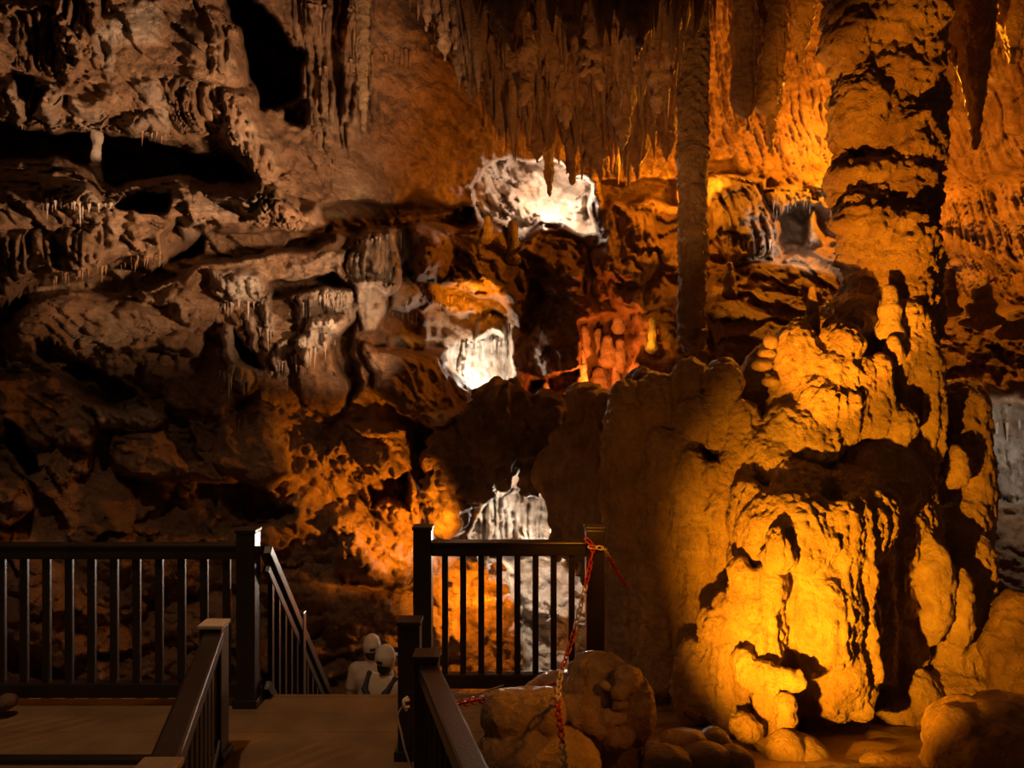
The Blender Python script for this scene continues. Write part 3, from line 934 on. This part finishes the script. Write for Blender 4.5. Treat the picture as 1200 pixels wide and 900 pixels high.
# fluted stalactite clusters merging out of the ceiling
for u, vt, d, r in [(520, 70, 7.4, 20), (552, 120, 8.0, 22), (585, 160, 8.4, 20), (612, 120, 7.0, 24), (628, 190, 9.0, 16), (660, 150, 7.6, 26), (668, 214, 9.2, 14), (700, 212, 9.0, 18),
                    (700, 110, 6.6, 28), (728, 175, 8.0, 22), (745, 208, 9.2, 18), (770, 130, 7.0, 26), (780, 190, 8.6, 18), (600, 60, 6.2, 26), (745, 70, 6.0, 28), (665, 60, 6.0, 26)]:
    zc = float(ceil_z((u - 600) / FPX * d, d)[0]) + .15
    v0 = 450 - (zc - CAMZ) / d * FPX
    bl = [K(u, v0, d, r * 1.2, u, (v0 + vt) / 2, d, r * .7), K(u, (v0 + vt) / 2, d, r * .7, u + 2, vt, d, 2.5)]
    for q in range(4):
        du, dv_ = random.uniform(-r, r), random.uniform(10, 60)
        bl.append(K(u + du, v0, d + random.uniform(-.15, .15), r * .5, u + du * 1.1, vt - dv_, d + random.uniform(-.15, .15), 2))
    o = rock_mass('stalactite_cluster', bl, M_STAL, h=.022, k=.06, lump=.025, lumpf=5, flute=.05, flutef=11, pop=.014, popf=20)
    o.parent = ceiling

# ------------------------------------------------------------------ small stalagmites
sm = [(685, 382, 408, 9.6, 6, 'red-lit blunt stalagmite at left of the red grotto'), (681, 374, 384, 9.7, 4, 'tiny red-lit stalagmite tip on the far left of the red grotto'),
      (701, 384, 405, 9.8, 6, 'stubby red-lit stalagmite in the middle of the red grotto'), (712, 365, 385, 9.8, 4, 'thin upper red-lit stalagmite over the red grotto'),
      (725, 366, 380, 9.8, 6, 'rounded red-lit stalagmite head over the red grotto'), (712, 392, 420, 9.5, 8, 'fat red-lit stalagmite in the centre of the red grotto'),
      (727, 396, 425, 9.5, 7, 'tall red-lit stalagmite at right of the red grotto'), (682, 408, 425, 9.3, 4, 'small red-lit stalagmite low on the left of the red grotto'),
      (683, 426, 458, 9.2, 6, 'pillar-like red-lit stalagmite at lower left of the red grotto'), (721, 420, 456, 9.2, 4, 'bright thin red-lit stalagmite at lower right of the red grotto'),
      (702, 430, 455, 9.4, 10, 'wide red-lit mound at the bottom of the red grotto'), (764, 372, 402, 9.0, 5, 'lone golden candle-like stalagmite right of the red grotto'),
      (640, 448, 464, 9.4, 3, 'tiny bright flame-like stalagmite left of the red grotto'),
      (571, 252, 275, 10.0, 5, 'small dark stalagmite at lower left of the white-lit chamber'), (601, 258, 300, 10.0, 7, 'brown stalagmite in front of the white-lit chamber'),
      (855, 306, 340, 8.6, 6, 'amber stalagmite right of the slender column foot'), (1150, 330, 372, 8.6, 16, 'dark stalagmite hump before the right amber wall'), (1112, 312, 360, 8.6, 10, 'grey pointed stalagmite right of the massive column'),
      (1190, 362, 385, 8.6, 14, 'low dark stalagmite at the right edge ledge')]
for u, vt, vb, d, r, lb in sm:
    d2 = wall_depth(u, vb) - .15 if u < 1000 else d
    g = 'stalagmites of the red grotto' if 'red grotto' in lb else 'lone small stalagmites'
    rock_mass('stalagmite', [K(u, vt + r * .8, d2, r * .75, u, vb, d2, r), E(u + random.uniform(-2, 2), vb - (vb - vt) * .35, d2, r * 1.1, 6, r * d2 / FPX), E(u, vb + 4, d2 + .06, r * 1.5, 8, r * 1.6 * d2 / FPX)],
              M_PALE if 'red-lit' in lb or 'golden' in lb or 'flame' in lb else M_COL, h=.014, k=.04, lump=.012, lumpf=7, pop=.004, label=lb, cat='stalagmite', group=g)

# ------------------------------------------------------------------ foreground rocks
rock_mass('flowstone_boulder', [E(602, 838, 3.58, 36, 30, .16), E(618, 828, 3.58, 18, 22, .12), E(588, 835, 3.53, 22, 26, .12), E(640, 835, 3.58, 22, 30, .14), E(610, 890, 3.48, 55, 34, .26), E(655, 892, 3.48, 48, 30, .24), E(590, 940, 3.38, 50, 50, .3), E(650, 940, 3.38, 60, 50, .3)], M_WET,
          h=.011, k=.03, lump=.012, lumpf=7, pop=.0045, popf=36, label='two-lobed wet flowstone boulder in the foreground left of the chain', cat='boulder')
rock_mass('flowstone_boulder', [E(660, 805, 4.3, 36, 16, .2), E(640, 815, 4.3, 30, 14, .2), E(655, 840, 4.4, 40, 40, .25)], M_WET, h=.014, k=.04, lump=.012, pop=.004,
          label='low rounded wet rock behind the two-lobed boulder', cat='boulder')
rock_mass('flowstone_boulder', [E(700, 786, 4.3, 34, 20, .17), E(692, 812, 4.2, 36, 26, .16), E(680, 838, 4.0, 20, 20, .11), E(700, 850, 3.97, 20, 16, .1), E(664, 832, 4.0, 12, 14, .07), E(735, 796, 4.08, 17, 15, .1), E(708, 804, 4.02, 7, 7, .045),
                                E(727, 812, 3.98, 9, 7, .05), E(726, 826, 3.96, 8, 6, .05), E(726, 840, 3.95, 9, 8, .05), E(742, 832, 4.12, 24, 38, .15), E(724, 864, 3.95, 20, 15, .1), E(712, 848, 3.92, 7, 14, .045), E(735, 885, 4.15, 30, 26, .16), E(692, 908, 4.2, 48, 38, .22)], M_WET,
          h=.011, k=.018, lump=.012, lumpf=7, pop=.006, popf=34, label='lumpy brown flowstone boulder behind the hanging chain', cat='boulder')
stones = [(800, 868, 3.3, 28, 12, 'flat brown cobble at the foot of the flowstone, uppermost of the pile'), (822, 884, 3.22, 32, 13, 'rounded cobble in the middle of the pile at the bottom edge'), (782, 888, 3.1, 26, 14, 'dark cobble at the lower left of the pile'), (838, 866, 3.4, 16, 10, 'small cobble right of the uppermost one'),
          (858, 890, 3.25, 24, 14, 'smooth brown cobble under the golden knobs'), (1032, 893, 4.6, 26, 8, 'low rounded stone at bottom edge under the dark overhang')]
for u, v, d, ru, rv, lb in stones:
    g_ = float(floor_z(np.float32((u - 600) / FPX * d), np.float32(d)))
    vb = 450 + (CAMZ - g_) / d * FPX
    bl = [E(u, v, d, ru, rv, .085), E(u + 4, v + 5, d, ru * .9, rv * .8, .09)]
    if vb > v + rv: bl.append(E(u, (v + vb) / 2 + 4, d + .02, ru * .85, (vb - v) / 2 + 6, .08))
    rock_mass('cobble', bl, M_WET, h=.009, k=.02, lump=.010, pop=.003, label=lb, cat='stone', group='cobbles at the flowstone foot')
rock_mass('broken_stalagmite', [K(762, 905, 3.95, 9, 762, 876, 3.95, 6), E(768, 890, 4.0, 9, 20, .06), E(765, 915, 3.95, 14, 18, .1)], M_PALE, h=.009, k=.02, lump=.008, pop=.005, label='broken bright-lit stalagmite stub at the bottom edge', cat='stalagmite')
rock_mass('boulder', [E(920, 880, 4.75, 20, 22, .14), E(940, 890, 4.8, 34, 26, .2), E(935, 915, 4.8, 60, 30, .25)], M_FLOW, h=.012, k=.025, lump=.014, pop=.004, label='pointed golden boulder below the knobs at bottom edge', cat='boulder')
rock_mass('boulder', [E(1160, 880, 4.3, 62, 58, .4), E(1125, 850, 4.25, 20, 24, .16), E(1130, 890, 4.2, 34, 40, .25), E(1200, 860, 4.4, 50, 42, .4), E(1180, 940, 4.3, 100, 60, .5)], M_WET, h=.016, k=.06, lump=.03, lumpf=4, pop=.006, label='large reddish brown boulder in the lower right corner', cat='boulder')

# ------------------------------------------------------------------ woodwork
M_RAIL = plain('dark_painted_wood', (.022, .015, .011), .34, 0, .35, 6, .15, 80, coat=.25)
M_PLANK = plain('worn_planks', (.23, .145, .065), .6, 0, .25, 4, .3, 40)
M_CAP_LIT = plain('pale_lit_cap', (.55, .46, .36), .6, 0, .15, 20, .1, 60)  # overhead light on the post tops, put into their colour
M_RED = plain('red_plastic', (.50, .035, .03), .4, 0, .15, 30, 0)
M_WHITE = plain('white_plastic', (.78, .66, .45), .4, 0, .1, 30, 0)
M_CABLE = plain('grey_cable', (.30, .26, .21), .5, 0, .1, 30, 0)
M_CLIP = plain('white_clip', (.8, .74, .66), .5, 0, .05, 30, 0)


def box_bm(lo, hi, bev=.006, mtx=None):
    bm = bmesh.new()
    bmesh.ops.create_cube(bm, size=1)
    lo, hi = Vector(lo), Vector(hi)
    for v in bm.verts:
        v.co = Vector([lo[i] + (v.co[i] + .5) * (hi[i] - lo[i]) for i in range(3)])
    if bev:
        bmesh.ops.bevel(bm, geom=bm.edges[:], offset=bev, segments=2, affect='EDGES', profile=.6)
    if mtx is not None:
        bmesh.ops.transform(bm, matrix=mtx, verts=bm.verts)
    return bm


def beam_bm(a, b, w_, h_, bev=.006):
    """beam from a to b (axis of its centre), w_ across, h_ high"""
    a, b = Vector(a), Vector(b)
    L_ = (b - a).length
    bm = box_bm((-w_ / 2, 0, -h_ / 2), (w_ / 2, L_, h_ / 2), bev)
    y = (b - a).normalized()
    x = y.cross(Vector((0, 0, 1))).normalized()
    z = x.cross(y)
    m = Matrix((x, y, z)).transposed().to_4x4()
    m.translation = a
    bmesh.ops.transform(bm, matrix=m, verts=bm.verts)
    return bm


def part(name, bm, mat, parent, smooth=False):
    return link_mesh(name, bm_mesh(name, bm), mat, parent, smooth)


def add_post(parent, x, y, z0, z1, w_=.117, cap=True, base=True, capmat=None):
    h_ = w_ / 2
    p = part('post', box_bm((x - h_, y - h_, z0), (x + h_, y + h_, z1 - (.02 if cap else 0)), .008), M_RAIL, parent)
    if cap:
        c = part('post_cap', box_bm((x - h_ - .007, y - h_ - .007, z1 - .022), (x + h_ + .007, y + h_ + .007, z1), .006), capmat or M_RAIL, None)
        c.parent = p
    if base:
        b_ = part('post_base', box_bm((x - h_ - .018, y - h_ - .018, z0), (x + h_ + .018, y + h_ + .018, z0 + .05), .008), M_RAIL, None)
        b_.parent = p
    return p


def railing(label, x0, x1, y, ztop, zbot, hx, n, bw, posts, first=None):
    t = empty('railing', ((x0 + x1) / 2, y, 0), label, 'railing', 'dark wooden railings')
    part('top_rail', box_bm((x0, y - .045, ztop - .085), (x1, y + .045, ztop), .012), M_RAIL, t)
    part('rail_lip', box_bm((x0, y - .055, ztop - .012), (x1, y + .055, ztop + .006), .005), M_RAIL, t)
    part('bottom_rail', box_bm((x0, y - .04, zbot), (x1, y + .04, zbot + .09), .012), M_RAIL, t)
    for k in range(n):
        x = first + hx * k
        part('baluster', box_bm((x - bw / 2, y - bw * .4, zbot + .08), (x + bw / 2, y + bw * .4, ztop - .075), bw * .22), M_RAIL, t)
    for (x, z0, z1) in posts:
        add_post(t, x, y, z0, z1)
    return t


# platform of planks
deck = empty('floor', (-2.5, 3.6, -.06))
tag(deck, 'worn brown plank walkway platform between the railings', None, None, 'structure')
y = 2.42
k = 0
while y < 4.9:
    x0, x1 = -6.2, (.12 if y < 4.6 else .62)
    part('plank', box_bm((x0, y, -.05 + random.uniform(-.004, .003)), (x1, y + .248, random.uniform(-.002, 0.001)), .004), M_PLANK, deck)
    y += .25
part('edge_board', box_bm((-6.2, 4.915, -.22), (.62, 4.95, .002), .005), M_PLANK, deck)
part('joist', box_bm((-6.2, 2.5, -.25), (.1, 2.62, -.055), .005), M_RAIL, deck)
part('joist', box_bm((-6.2, 4.6, -.25), (.1, 4.72, -.055), .005), M_RAIL, deck)

railing('dark wooden railing along the far edge of the platform on the left', -6.2, -1.70, 4.80, .997, .05, .1405, 32, .047, [(-1.648, 0, 1.10), (-5.2, 0, 1.10)], first=-6.0 + .003)
railing('dark wooden railing gate section behind the red and white chain', -.52, .48, 4.97, .978, .04, .117, 8, .040, [(-.575, -.05, 1.085), (.535, -.05, 1.085)], first=-.433)
kb = part('kerb_beam', box_bm((-6.0, 4.03, 0.0), (-1.75, 4.09, .03), .006), M_RAIL, None)
tag(kb, 'dark low beam across the platform at the bottom left', 'beam')

# flight of steps going down behind the platform
st = empty('stairs', (-1.05, 4.95, -.18), 'brown wooden steps leading down from the platform edge', 'stairs')
for k in range(11):
    yy = 4.955 + .19 * k
    part('tread', box_bm((-1.56, yy, -.18 * (k + 1) - .04), (-.60, yy + .2, -.18 * (k + 1)), .006), M_PLANK, st)
part('stringer', beam_bm((-1.575, 4.98, -.15), (-1.575, 7.05, -2.1), .03, .22), M_RAIL, st)
part('stringer', beam_bm((-.585, 4.98, -.15), (-.585, 7.05, -2.1), .03, .22), M_RAIL, st)
part('landing', box_bm((-2.6, 7.04, -2.19), (.2, 8.6, -2.05), .01), M_PLANK, st)
hr = empty('stair_railing', (-1.56, 4.9, -.1), 'sloping dark stair railing descending behind the tall post', 'railing', 'dark wooden railings')
A_, B_ = Vector((-1.56, 4.87, .95)), Vector((-1.56, 7.0, -1.12))
part('top_rail', beam_bm(A_, B_, .07, .06), M_RAIL, hr)
part('lower_rail', beam_bm(A_ - Vector((0, 0, .12)), B_ - Vector((0, 0, .12)), .04, .05), M_RAIL, hr)
part('bottom_rail', beam_bm(A_ - Vector((0, 0, .86)), B_ - Vector((0, 0, .86)), .05, .06), M_RAIL, hr)
for k in range(15):
    p = A_.lerp(B_, (k + .7) / 15)
    part('baluster', box_bm((p.x - .016, p.y - .02, p.z - .86), (p.x + .016, p.y + .02, p.z - .1), .005), M_RAIL, hr)
part('post', box_bm((-1.60, 5.60, -.68), (-1.52, 5.68, .33), .008), M_RAIL, hr)
part('post', box_bm((-1.60, 6.95, -1.98), (-1.52, 7.03, -1.0), .008), M_RAIL, hr)


def near_rail(label, P0, P1, n, capmat, extra=None):
    t = empty('railing', (P0[0], P0[1], 0), label, 'railing', 'dark wooden railings')
    a, b = Vector(P0), Vector(P1)
    dz = Vector((0, 0, 1))
    part('top_rail', beam_bm(a - dz * .05, b - dz * .05, .10, .075, .012), M_RAIL, t)
    part('bottom_rail', beam_bm(a - dz * (a.z - .1), b - dz * (b.z - .1), .07, .07, .01), M_RAIL, t)
    for k in range(n):
        p = a.lerp(b, (k + .5) / n)
        part('baluster', box_bm((p.x - .02, p.y - .02, .1), (p.x + .02, p.y + .02, p.z - .06), .008), M_RAIL, t)
    for p, cm in zip((a, b), capmat):
        add_post(t, p.x, p.y, 0, p.z + .03, capmat=cm)
    if extra:
        for (x, y, z) in extra: add_post(t, x, y, 0, z)
    return t


near_rail('near dark railing running toward the viewer with post tops coloured as lit', (-1.59, 4.1, .70), (-1.115, 2.40, .775), 11, (M_CAP_LIT, M_CAP_LIT))
near_rail('near dark railing in the centre carrying the white cable clip', (-.415, 3.75, .66), (-.08, 2.45, .70), 9, (None, None), extra=[(-.55, 4.14, .735)])

# ------------------------------------------------------------------ chain
def link_mesh_make():
    bm = bmesh.new()
    path = []
    hl, hw = .0165, .0135     # straight half length, half width of the wire centre line
    for k in range(5):
        a = -PI / 2 + PI * k / 4
        path.append((hw * math.sin(a), hl + hw * math.cos(a)))
    for k in range(5):
        a = PI / 2 + PI * k / 4
        path.append((hw * math.sin(a), -hl + hw * math.cos(a)))
    rings = []
    n = len(path)
    for i, (x, z) in enumerate(path):
        px, pz = path[i - 1]
        nx, nz = path[(i + 1) % n]
        t = Vector((nx - px, 0, nz - pz)).normalized()
        s = Vector((0, 1, 0))
        r = t.cross(s)
        rings.append([bm.verts.new(Vector((x, 0, z)) + 0.0048 * (math.cos(q * PI / 3) * s + math.sin(q * PI / 3) * r)) for q in range(6)])
    for i in range(n):
        for q in range(6):
            bm.faces.new((rings[i][q], rings[(i + 1) % n][q], rings[(i + 1) % n][(q + 1) % 6], rings[i][(q + 1) % 6]))
    bmesh.ops.recalc_face_normals(bm, faces=bm.faces[:])
    return bm


lm_r = bm_mesh('link', link_mesh_make())
lm_w = lm_r.copy()
lm_r.materials.append(M_RED)
lm_w.materials.append(M_WHITE)
for m_ in (lm_r, lm_w): m_.polygons.foreach_set('use_smooth', [True] * len(m_.polygons))


def smooth_path(pts, n=40):
    out = []
    for i in range(len(pts) - 1):
        p0, p1, p2, p3 = pts[max(i - 1, 0)], pts[i], pts[i + 1], pts[min(i + 2, len(pts) - 1)]
        for k in range(n):
            t = k / n
            out.append(.5 * ((2 * p1) + (p2 - p0) * t + (2 * p0 - 5 * p1 + 4 * p2 - p3) * t * t + (3 * p1 - p0 - 3 * p2 + p3) * t ** 3))
    out.append(pts[-1])
    return out


def chain(pts, label, colour_of, pitch=.051):
    path = smooth_path([P(*p) for p in pts])
    t = empty('chain', path[0], label, 'chain', 'plastic barrier chains')
    acc, k = 0.0, 0
    want = pitch / 2
    for a, b in zip(path[:-1], path[1:]):
        L_ = (b - a).length
        while acc + L_ >= want:
            p = a.lerp(b, (want - acc) / L_)
            z = (b - a).normalized()
            v_now = 450 - (p.z - CAMZ) / p.y * FPX
            o = bpy.data.objects.new('link', lm_r if colour_of(k) else lm_w)
            q = z.to_track_quat('Z', 'Y').to_matrix().to_4x4() @ Matrix.Rotation(.5 + (PI / 2) * (k % 2), 4, 'Z')
            q.translation = p - path[0]
            o.matrix_basis = q
            o.parent = t
            col.objects.link(o)
            k += 1
            want += pitch
        acc += L_
    return t


chain([(686, 631, 4.86), (694, 641, 4.84), (692, 660, 4.82), (684, 696, 4.55), (670, 750, 4.15), (656, 795, 3.75), (654, 825, 3.42), (659, 868, 3.05), (664, 915, 2.72), (668, 965, 2.45)],
      'red and white plastic chain hanging from the gate post toward the viewer', lambda k: (k // 8) % 2 == 0)
chain([(650, 801, 3.72), (636, 806, 3.74), (600, 822, 3.78), (566, 820, 3.62), (545, 823, 3.42), (530, 828, 3.26)], 'red chain length running from the hanging chain to the centre railing', lambda k: True)
chain([(690, 641, 4.84), (706, 643, 4.88), (713, 652, 5.1), (722, 668, 5.6), (735, 690, 6.0)], 'short pale chain length from the gate post to the flowstone', lambda k: k > 6)

# clip, cable, small dark object
def tube_bm(pts, r, n=6):
    bm = bmesh.new()
    rings = []
    for i, p in enumerate(pts):
        t = (pts[min(i + 1, len(pts) - 1)] - pts[max(i - 1, 0)]).normalized()
        s = t.orthogonal().normalized() if i == 0 else (s_prev - t * s_prev.dot(t)).normalized()
        s_prev = s
        b_ = t.cross(s)
        rings.append([bm.verts.new(p + r * (math.cos(2 * PI * q / n) * s + math.sin(2 * PI * q / n) * b_)) for q in range(n)])
    for i in range(len(rings) - 1):
        for q in range(n):
            bm.faces.new((rings[i][q], rings[i][(q + 1) % n], rings[i + 1][(q + 1) % n], rings[i + 1][q]))
    bm.faces.new(rings[0][::-1])
    bm.faces.new(rings[-1])
    bmesh.ops.recalc_face_normals(bm, faces=bm.faces[:])
    return bm


cl = empty('cable_clip', P(476, 830, 4.06), 'small white cable clip on the low post of the centre railing', 'clip')
part('clip_back', tube_bm(smooth_path([P(478, 817, 4.06), P(473, 821, 4.04), P(474, 828, 4.04), P(476, 832, 4.06)], 6), .009), M_CLIP, cl, True)
part('clip_arm', tube_bm([P(474, 822, 4.04), P(480, 820, 4.04)], .008), M_CLIP, cl, True)
part('clip_arm', tube_bm([P(475, 829, 4.04), P(480, 828, 4.04)], .008), M_CLIP, cl, True)
cbl = part('cable', tube_bm(smooth_path([P(474, 826, 4.05), P(466, 838, 4.04), P(470, 858, 4.0), P(474, 876, 3.95), P(481, 900, 3.9), P(484, 925, 3.8)], 8), .006), M_CABLE, None, True)
tag(cbl, 'thin grey cable dropping from the white clip to the platform', 'cable')
cb2 = part('cable', tube_bm(smooth_path([P(520, 804, 4.8), P(535, 812, 4.6), P(555, 814, 4.5), P(575, 808, 4.5), P(590, 803, 4.5)], 8), .005), M_CABLE, None, True)
tag(cb2, 'thin dark cable sagging below the gate bottom rail', 'cable')
rock_mass('stone', [E(8, 822, 4.62, 12, 9, .06), E(0, 826, 4.62, 14, 8, .06)], M_DARK, h=.012, k=.03, lump=.008, pop=.002, label='small dark rounded object lying at the left end of the platform', cat='stone')  # unidentified dark round object, modelled as a stone

# ------------------------------------------------------------------ visitors on the steps
M_SKIN = plain('skin', (.42, .24, .16), .5, 0, .08, 20, 0)
M_TEE = plain('pale_shirt', (.52, .44, .36), .8, 0, .1, 20, .1, 120)
M_BEIGE = plain('beige_shirt', (.55, .46, .33), .8, 0, .1, 20, .1, 120)
M_NAVY = plain('dark_backpack', (.025, .025, .035), .7, 0, .2, 20, .1, 120)
M_TROU = plain('dark_trousers', (.05, .045, .05), .8, 0, .2, 20, .1, 120)
M_CAPC = plain('cream_cap', (.58, .52, .40), .8, 0, .08, 20, .1, 150)
M_HAIR = plain('dark_hair', (.02, .013, .01), .6, 0, .3, 40, .3, 200)


def xf(blobs, loc, rz, s):
    c_, s_ = math.cos(rz), math.sin(rz)
    R = np.array([[c_, -s_, 0], [s_, c_, 0], [0, 0, 1]]) * s
    return [('c', R @ b[1] + loc, R @ b[2] + loc, b[3] * s, b[4] * s) for b in blobs]


def cloth(name, blobs, loc, rz, s, mat, parent, h=.011, k=.04):
    v, f = sdf_surface(xf(blobs, np.array(loc), rz, s), h, k)
    me = np_mesh(name, v, f)
    return link_mesh(name, me, mat, parent)


def C(a, b, r0, r1): return WC(a, b, r0, r1)


def person(loc, rz, height, label, shirt, back, tilt):
    """adult walking away (+y is the way they face before rz), 1.72 m template"""
    s = height / 1.72
    t = empty('person', loc, label, 'person', 'visitors going down the steps')
    hx = .03 * tilt
    limbs = []
    for g in (-1, 1):
        st_ = .14 * g        # walking stride
        limbs += [C((.09 * g, 0, .90), (.095 * g, .10 * g + .04, .50), .085, .058), C((.095 * g, .10 * g + .04, .50), (.10 * g, .06 * g - .04, .09), .055, .038), C((.10 * g, .06 * g - .06, .04), (.11 * g, .06 * g + .13, .03), .04, .03)]
    arms, hands = [], []
    for g in (-1, 1):
        sh, el, wr = np.array((.185 * g, 0, 1.40)), np.array((.235 * g, .02, 1.12)), np.array((.20 * g, .20, .96))
        arms += [C(sh, el, .05, .04), C(el, wr, .038, .027)]
        pm = wr + np.array((-.01 * g, .075, -.02))
        hands += [C(wr, pm, .026, .034)]
        for q in range(4):
            b0 = pm + np.array((.022 * (q - 1.5), .02, -.004))
            m0 = b0 + np.array((0, .035, -.018 - .004 * abs(q - 1.5)))
            hands += [C(b0, m0, .0095, .009), C(m0, m0 + np.array((0, .018, -.03)), .009, .008)]
        hands += [C(wr + np.array((-.02 * g, .03, 0)), pm + np.array((-.05 * g, .01, -.01)), .012, .010), C(pm + np.array((-.05 * g, .01, -.01)), pm + np.array((-.055 * g, .04, -.02)), .010, .009)]
    torso = [C((-.10, 0, .93), (.10, 0, .93), .11, .11), C((0, 0, .95), (0, .0, 1.2), .13, .135), C((-.07, 0, 1.30), (.07, 0, 1.30), .12, .12), C((-.15, 0, 1.40), (.15, 0, 1.40), .058, .058)]
    neck = [C((0, 0, 1.40), (hx, .02, 1.54), .056, .052)]
    head = [C((hx, .015, 1.60), (hx, .02, 1.66), .078, .072), C((hx, .05, 1.57), (hx, .055, 1.60), .055, .06), C((hx, .095, 1.53), (hx, .09, 1.56), .03, .04),
            C((hx, .112, 1.60), (hx, .128, 1.575), .012, .014), C((hx - .078, .015, 1.60), (hx - .082, .005, 1.575), .016, .012), C((hx + .078, .015, 1.60), (hx + .082, .005, 1.575), .016, .012)]
    body = cloth('body', limbs + arms + hands + torso + neck + head, loc, rz, s, M_SKIN, t, .0085, .03)
    # eyes and mouth
    c_, s_ = math.cos(rz), math.sin(rz)
    sh_ = [C((-.10, 0, .90), (.10, 0, .90), .128, .128), C((0, 0, .95), (0, 0, 1.2), .15, .152), C((-.07, 0, 1.30), (.07, 0, 1.30), .138, .138), C((-.155, 0, 1.40), (.155, 0, 1.40), .072, .072)]
    for g in (-1, 1): sh_ += [C((.185 * g, 0, 1.39), (.225 * g, .012, 1.19), .069, .062)]
    cloth('shirt', sh_, loc, rz, s, shirt, t)
    tr = [C((-.10, 0, .88), (.10, 0, .88), .12, .12)]
    for g in (-1, 1): tr += [C((.09 * g, 0, .90), (.095 * g, .10 * g + .04, .50), .105, .075), C((.095 * g, .10 * g + .04, .50), (.10 * g, .06 * g - .04, .10), .072, .06)]
    cloth('trousers', tr, loc, rz, s, M_TROU, t)
    for g in (-1, 1):
        cloth('shoe', [C((.10 * g, .06 * g - .07, .045), (.11 * g, .06 * g + .14, .035), .05, .04)], loc, rz, s, M_NAVY, t)
    cloth('hair', [C((hx, -.005, 1.555), (hx, .0, 1.615), .074, .082)], loc, rz, s, M_HAIR, t)
    cloth('cap', [C((hx, .008, 1.665), (hx, .014, 1.70), .100, .088), C((hx, .008, 1.64), (hx, .008, 1.665), .098, .1)], loc, rz, s, M_CAPC, t, .008, .02)
    cloth('cap_opening', [C((hx - .012, -.080, 1.632), (hx + .016, -.080, 1.632), .024, .024)], loc, rz, s, M_HAIR, t, .006, .02)
    cloth('cap_visor', [C((hx - .03, .10, 1.645), (hx - .02, .17, 1.635), .02, .012), C((hx + .03, .10, 1.645), (hx + .02, .17, 1.635), .02, .012), C((hx, .10, 1.65), (hx, .18, 1.638), .02, .012)], loc, rz, s, M_CAPC, t, .007, .03)
    if back:
        cloth('backpack', [C((-.10, -.18, 1.02), (.10, -.18, 1.02), .09, .09), C((-.09, -.17, 1.18), (.09, -.17, 1.18), .085, .085)], loc, rz, s, M_NAVY, t)
        for g in (-1, 1):
            cloth('strap', [C((.165 * g, -.03, 1.475), (.13 * g, -.15, 1.36), .024, .026), C((.13 * g, -.15, 1.36), (.03 * g, -.17, 1.24), .03, .04), C((.165 * g, -.03, 1.475), (.15 * g, .12, 1.36), .022, .02)], loc, rz, s, M_NAVY, t, .008, .02)
    else:
        cloth('shoulder_bag', [C((-.24, -.08, .95), (-.24, .06, .95), .06, .06), C((-.24, -.01, .85), (-.24, .0, .95), .07, .07)], loc, rz, s, M_NAVY, t)
    return t


pB = P(450, 763, 7.15)
person((pB.x, 7.15, -2.05), -.5, pB.z + 2.05, 'person in beige cap and pale shirt with dark backpack, nearer of the two', M_BEIGE, True, .3)
pA = P(440, 750, 7.75)
person((pA.x - .05, 7.75, -2.05), .25, pA.z + 2.05, 'person in cream cap and pale t-shirt farther down the steps', M_TEE, False, .5)
